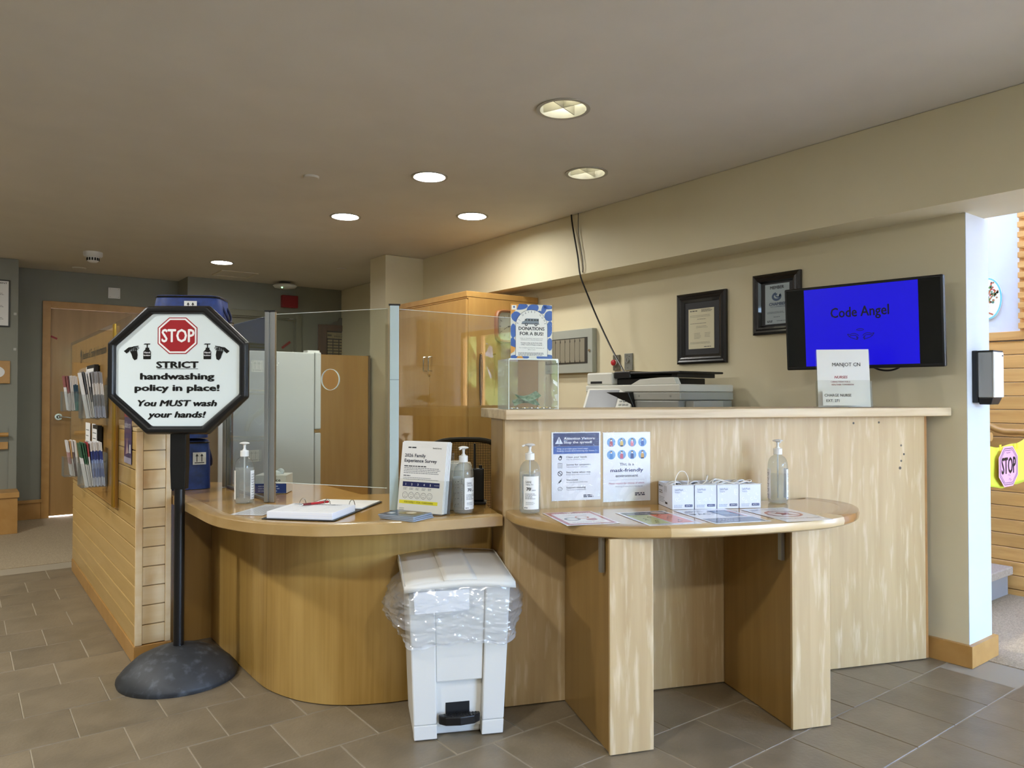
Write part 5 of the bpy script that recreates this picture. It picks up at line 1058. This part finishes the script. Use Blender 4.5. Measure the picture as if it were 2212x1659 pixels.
G().box(-PW/2, PW/2, 0, .0012, 0, PHT).build('sheet', M_PAPER, b); G().box(-PW/2-.006, PW/2+.006, -.0035, -.0015, 0, PHT+.001).build('clear_stand', M_COVER, b); G().box(-PW/2-.006, PW/2+.006, -.0015, .03, -.0003, .0).build('stand_foot', M_ACRYL, b)
P = Print(b, flat((0, -.00005, 0)), .35, .00018); P.rect('cream_ground', '#e8e6dc', -PW/2, PW/2, 0, PHT)
for (u, v, a, c, ro) in ((-.045, .205, .030, .012, 8), (.005, .198, .026, .018, 25), (.052, .200, .010, .022, -20), (-.062, .165, .02, .022, 50), (-.075, .11, .012, .028, 0), (.075, .172, .022, .02, 30), (.074, .12, .014, .032, -8), (-.02, .178, .024, .010, 10), (.076, .06, .012, .025, 0), (-.076, .06, .012, .024, 6), (-.05, .008, .04, .010, 0), (.06, .008, .04, .012, 0), (.07, .206, .02, .008, 0), (.03, .18, .014, .010, 40)):
    n_ = 20; P.poly('blue_shape', '#2d5cb0', [(max(-PW/2, min(PW/2, u+a*math.cos(q2)*math.cos(R_(ro))-c*math.sin(q2)*math.sin(R_(ro)))), max(.0, min(PHT, v+a*math.cos(q2)*math.sin(R_(ro))+c*math.sin(q2)*math.cos(R_(ro))))) for q2 in [2*math.pi*i/n_ for i in range(n_)]], 2)
P.poly('orange_shape', '#e09a2c', [(-PW/2, PHT), (-.052, PHT), (-.060, .195), (-.076, .180), (-PW/2, .172)], 3); P.rect('logo_square', '#f6f4ea', -.082, -.062, .192, .210, 4); P.disc('logo_mark', '#3a5a9a', -.072, .203, .004, 5); P.poly('orange_shape', '#e09a2c', [(-PW/2, .02), (-.070, .030), (-.066, .045), (-PW/2, .052)], 3); P.poly('orange_shape', '#e09a2c', [(-.065, 0), (-.03, 0), (-.04, .012), (-.055, .014)], 3)
arch = lambda r: [(-r, .012), (r, .012)]+[(r*math.cos(a), .128+r*math.sin(a)) for a in [math.pi*i/24 for i in range(25)]]
P.poly('arch_line', '#26282e', arch(.0665), 4); P.poly('arch_field', '#f1f0ec', arch(.0650), 5)
tx = 'FJ DAVEY HOME'
for i, ch in enumerate(tx):
    a = math.pi*(.93-.86*i/(len(tx)-1)); P.text(ch, .0545*math.cos(a), .128+.0545*math.sin(a), .0075, '#26282e', rot=a-math.pi/2, layer=6)
P.poly('bus_icon', '#7d8794', [(-.040, .138), (.030, .138), (.030, .160), (-.022, .160), (-.030, .150), (-.040, .146)], 6); P.line('bus_icon', '#23252b', [(-.042, .1385), (.032, .1385)], .0025, 7)
for u in (-.028, -.015, -.003, .009, .020): P.rect('bus_window', '#23252b', u, u+.009, .151, .157, 7)
for u in (-.022, .018): P.disc('bus_wheel', '#23252b', u, .136, .006, 7); P.disc('bus_hub', '#c8ccd2', u, .136, .0028, 8)
P.text('DONATIONS', 0, .114, .0125, '#0d0d10', width=.106, bold=.045, layer=6); P.text('FOR A BUS!', 0, .094, .0125, '#0d0d10', width=.096, bold=.045, layer=6); P.text("Help our Residents experience new", 0, .080, .0036, '#34363c', width=.094, layer=6); P.text('adventures in a Davey Home bus!', 0, .074, .0036, '#34363c', width=.090, layer=6); P.text('Donate today at the front desk', 0, .062, .0040, '#0d0d10', width=.088, bold=.03, layer=6); P.text('- ONLY Cash & Cheque accepted -', 0, .055, .0040, '#0d0d10', width=.094, bold=.03, layer=6); P.text('Tax receipts provided for donations of', 0, .043, .0036, '#34363c', width=.104, layer=6); P.text('$25 or more', 0, .036, .0036, '#34363c', width=.03, layer=6); P.rows('#55575e', -.055, .055, .026, 3, .0045, .0022, 6, ragged=.1); P.build()
# ---- nurse sign in its holder
t = thing('name_sign', 'white charge nurse sign in a clear holder on the right of the ledge', 'sign', tuple(cw(1.565, -.015, 1.1475)), VR+R_(-9))
TL8 = Matrix.Translation((0, -.012, .003)) @ Matrix.Rotation(R_(-7), 4, 'X')
G().box(-.112, .108, 0, .0012, 0, .258).build('sheet', M_PAPER, t, M=TL8); G().box(-.116, .113, .0035, .0055, 0, .255).build('back_plate', M_ACRYL, t, M=TL8); G().box(-.122, .106, -.028, -.025, 0, .115).build('front_pocket', M_COVER, t, M=TL8); G().box(-.122, .112, -.035, .035, 0, .0028).build('base', M_ACRYL, t)
for x in (-.121, .107): G().box(x, x+.002, -.0245, .003, 0, .112).build('pocket_side', M_ACRYL, t, M=TL8)
G().add([(-.098, -.0225, .003), (.055, -.0225, .003), (.088, -.0225, .045), (.070, -.0225, .070), (-.098, -.0225, .068)], [(0, 1, 2, 3, 4)]).build('extension_card', M_PAPER, t, M=TL8, solid=.0006)
P = Print(t, lambda u, v, h: TL8 @ Vector((u, -h, v)), .4); P.text('MANJOT CN', .012, .182, .0155, '#1a1a20', width=.118, bold=.008); P.text('NURSES', -.012, .127, .0115, '#a2304a', width=.055, bold=.015, ital=.2); P.text('CARING TODAY FOR A', -.015, .109, .0058, '#8a3040', width=.082, bold=.01); P.text('HEALTHIER TOMORROW', -.006, .096, .0058, '#8a3040', width=.094, bold=.01); P.build()
P = Print(t, lambda u, v, h: TL8 @ Vector((u, -.0229-h, v)), .4); P.text('CHARGE NURSE', -.034, .043, .0115, '#1a1a20', width=.112, bold=.006); P.text('EXT. 271', -.056, .019, .0115, '#1a1a20', width=.054, bold=.006); P.build()
# ---- copier by the wall
t = thing('office_copier', 'grey and white office copier with a tilted touch panel behind the tall counter', 'copier', (3.09, 0, 0), 0)
C1 = mat('copier_white', '#d5d5cb', .4); C2 = mat('copier_grey', '#a6a79f', .4); C3 = mat('copier_mid', '#8f918b', .45)
def cb_(name, x0, x1, y0, y1, z0, z1, m, bv=.004, par=None): return G().box(x0, x1, y0, y1, z0, z1).build(name, m, par or t, bevel=bv)
cb_('lower_cabinet', .02, .46, 2.66, 3.36, .03, 1.02, C2); cb_('paper_drawer_housing', .0, .46, 2.64, 3.36, 1.021, 1.174, C3, .008); cb_('side_tray', .05, .3, 2.58, 2.638, 1.10, 1.172, C2); cb_('scanner_base', .0, .46, 2.632, 3.37, 1.175, 1.220, C2, .006); cb_('scanner_lid', -.004, .46, 2.632, 3.37, 1.221, 1.262, C1, .006)
cb_('feeder_box', .01, .44, 3.155, 3.375, 1.263, 1.338, C1, .010); cb_('feeder_slot', .0085, .0098, 3.24, 3.34, 1.272, 1.286, M_DARK, 0); cb_('feeder_well', .05, .42, 2.80, 3.154, 1.263, 1.30, M_BLACK, .004)
G().prism([(2.66, 1.2625), (3.0, 1.2625), (2.93, 1.292), (2.78, 1.300), (2.68, 1.300)], -.045, -.005, Matrix(((0, 0, -1, 0), (1, 0, 0, 0), (0, 1, 0, 0), (0, 0, 0, 1)))).build('delivery_ramp', C1, t, bevel=.003)
G().box(.02, .40, 2.655, 3.02, 0, .012, Matrix.Translation((0, 0, 1.322)) @ Matrix.Rotation(R_(0), 4, 'X')).build('feed_tray', M_BLACK, t, bevel=.004); G().box(.06, .38, 2.70, 2.74, 1.30, 1.3215).build('tray_support', M_BLACK, t); G().box(.02, .42, 3.02, 3.15, 1.301, 1.342).build('feed_cover', M_BLACK, t, bevel=.006)
for y in (2.70, 2.93): G().cyl((-.0002, y, 1.198), (-.002, y, 1.198), .006, 12).build('screw_cap', C3, t)
pn = G().box(-.155, .150, 0, .035, 0, .163).build('control_panel', C1, t, bevel=.006, M=Matrix.Translation((-.10, 3.10, 1.105)) @ Matrix.Rotation(R_(-70), 4, 'Z') @ Matrix.Rotation(R_(-32), 4, 'X'))
G().box(-.138, .055, -.002, -.0005, .018, .150).build('touch_screen', mat('touch_screen', '#5d6066', .35), pn)
for i in range(3):
    for j in range(4): G().box(.073+i*.022, .087+i*.022, -.003, -.0005, .045+j*.022, .056+j*.022).build('key', C3, pn)
G().box(.075, .09, -.003, -.0005, .018, .032).build('start_key', mat('key_green', '#5fae74', .4), pn); G().box(.1, .118, -.003, -.0005, .018, .032).build('stop_key', mat('key_red', '#c47a7a', .4), pn)
G().frus((.02, .10, 2.93, 3.18, 1.03), (-.045, .05, 2.975, 3.16, 1.22)).build('panel_arm', M_BLACK, t, bevel=.004)
# ---- cables hanging from the ceiling
tag(G().tube([(3.350, 3.80, 2.437), (3.352, 3.79, 2.36), (3.353, 3.74, 2.15), (3.352, 3.715, 2.02), (3.37, 3.69, 1.93), (3.42, 3.62, 1.72), (3.40, 3.46, 1.50), (3.34, 3.30, 1.36), (3.33, 3.27, 1.341)], .0055, 8, 5).build('hanging_cable', M_BLACK, smooth=True), 'black cable drooping from the ceiling across the soffit to the copier', 'cable')
tag(G().tube([(3.355, 3.735, 2.437), (3.357, 3.735, 2.30), (3.358, 3.70, 2.14), (3.358, 3.69, 2.06), (3.360, 3.70, 2.03)], .0028, 6, 5).build('hanging_wire', mat('dark_grey', '#3a3a38', .5), smooth=True), 'thin grey wire on the soffit beside the drooping cable', 'cable')
# ---- papers and leaflet pockets on the information board
def boardpaper(y0, y1, z0, z1, lab, fr=False, rows_=6):
    t = thing('board_paper', lab, 'paper', (.6188, (y0+y1)/2, z0), WRZ); w_ = abs(y0-y1); h_ = z1-z0
    if fr: G().box(-w_/2, w_/2, -.022, -.0, 0, h_).build('frame', M_BLACK, t, bevel=.002); G().box(-w_/2+.02, w_/2-.02, -.0235, -.0221, .02, h_-.02).build('sheet', M_PAPER, t)
    else: G().box(-w_/2, w_/2, -.0012, 0, 0, h_).build('sheet', M_PAPER, t)
    P = Print(t, flat((0, -.0236 if fr else -.0013, 0))); P.rows('#77797c', -w_/2+.03, w_/2-.03, h_-.04, rows_, (h_-.08)/rows_, .005); P.build()
boardpaper(5.11, 4.925, 1.085, 1.37, 'white notice on the information board, upper row behind the left leaflets'); boardpaper(4.915, 4.62, 1.09, 1.372, 'black framed white notice in the upper row of the information board', True)
boardpaper(5.11, 4.925, .755, 1.04, 'white notice on the information board, lower row'); boardpaper(4.84, 4.67, .90, 1.04, 'grey card on the information board, lower row, left one', rows_=2); boardpaper(4.655, 4.48, .90, 1.04, 'grey card on the information board, lower row, right one', True, 2)
def pocket(y, z, depth, lab, hh):
    t = thing('leaflet_pocket', lab, 'holder', (.6188, y, z), WRZ)
    for b_ in ((-.06, .06, -depth-.012, -depth-.010, 0, hh), (-.06, .06, -.002, 0, -.0, hh+.05), (-.06, .06, -depth-.0098, -.0022, -.002, 0), (-.06, -.058, -depth-.0098, -.0022, .0002, hh), (.058, .06, -depth-.0098, -.0022, .0002, hh)): G().box(*b_).build('pocket_wall', M_ACRYL, t)
    return t
ORD = ['first', 'second', 'third', 'fourth', 'fifth', 'sixth', 'seventh', 'eighth', 'ninth', 'tenth', 'eleventh']
def leaflets(y, z, spec, h, grp, lab, names):
    x = .0; i = 0
    for (th, cols, lean) in spec:
        m3 = [ink(c, .4) for c in cols]; g = G(); n_ = len(cols)
        for k in range(n_):
            g.cur = k; g.box(-.05, .05, -th, 0, h*k/n_, h*(k+1)/n_)
        o = g.build('leaflet', m3, loc=(.6188-.006-x, y+.002*(i % 3), z+.001+.004*(i % 2)), rot=(R_(lean), 0, WRZ)); tag(o, '%s leaflet, %s from the wall, %s' % (names[i], ORD[i], lab), 'leaflet', grp); x += th+.0012; i += 1
Wc = '#dcdde0'
pocket(5.36, 1.105, .092, 'clear leaflet pocket, upper left on the information board', .12); leaflets(5.36, 1.105, [(.008, ['#3c8a86', '#2c6f7e', '#1f4a63', Wc], 5)]*3+[(.007, [Wc, Wc], 5)]*2+[(.006, [Wc, '#7a4a50'], 6), (.006, [Wc, '#a86a6a'], 6), (.006, [Wc, Wc, '#8a4a4a'], 7)], .215, 'leaflets in the upper left pocket', 'in upper left pocket', ['teal']*3+['white']*2+['wine topped', 'pink topped', 'red topped'])
pocket(4.36, 1.085, .106, 'clear leaflet pocket, upper right on the board, half behind the sign', .12); leaflets(4.36, 1.085, [(.006, ['#b9c2dd', '#8f95a3', Wc, '#9a9da6'], 5)]*7+[(.006, [Wc, '#6a6d74', Wc], 7), (.006, [Wc, Wc], 8), (.006, [Wc, '#55585f'], 9), (.006, [Wc, Wc], 10)], .235, 'leaflets in the upper right pocket', 'in upper right pocket', ['pale blue and grey']*7+['white and grey banded', 'white', 'grey topped', 'white'])
pocket(5.36, .700, .082, 'clear leaflet pocket, lower left on the information board', .12); leaflets(5.36, .700, [(.012, [Wc, '#e4e4e4'], 6), (.010, ['#5c4f52', '#6d6063', Wc], 7), (.008, [Wc, '#c9a06a'], 7), (.010, [Wc, '#b08a8a', Wc], 8)], .22, 'leaflets in the lower left pocket', 'in lower left pocket', ['white', 'brown', 'tan topped', 'rose banded'])
pocket(4.36, .735, .108, 'clear leaflet pocket, lower right on the information board', .12); leaflets(4.36, .735, [(.0065, ['#c9d3ea', '#6e86c0', '#8da2d2', '#33448c', Wc], 5)]*7+[(.006, [Wc, Wc, '#a8434a'], 7), (.006, [Wc, '#2f5f46'], 8), (.006, [Wc, '#2f5f46'], 9), (.006, [Wc, Wc, '#2f5f46'], 10)], .225, 'leaflets in the lower right pocket', 'in lower right pocket', ['blue banded']*7+['red topped', 'green topped', 'green topped', 'green tipped'])
t = thing('purple_poster', 'small purple poster behind the clear cover beside the brass strips', 'poster', (.6365, 3.835, .885), WRZ)
G().box(-.09, .09, -.001, 0, .0, .25).build('sheet', mat('poster_purple', '#4a3a66', .4), t)
P = Print(t, flat((0, -.0011, 0))); P.rect('red_top', '#8e2a26', -.09, .09, .215, .25); P.text('palliative care', 0, .165, .03, '#d8d4e4', width=.15); P.rect('pale_foot', '#a8a0b8', -.09, .09, 0, .028); P.poly('pale_shape', '#b49aa0', [(-.05, .04), (-.02, .10), (-.03, .14), (.0, .08), (.03, .05)]); P.rect('code_strip', '#e6e4ea', .045, .075, .05, .09, 2); P.build()
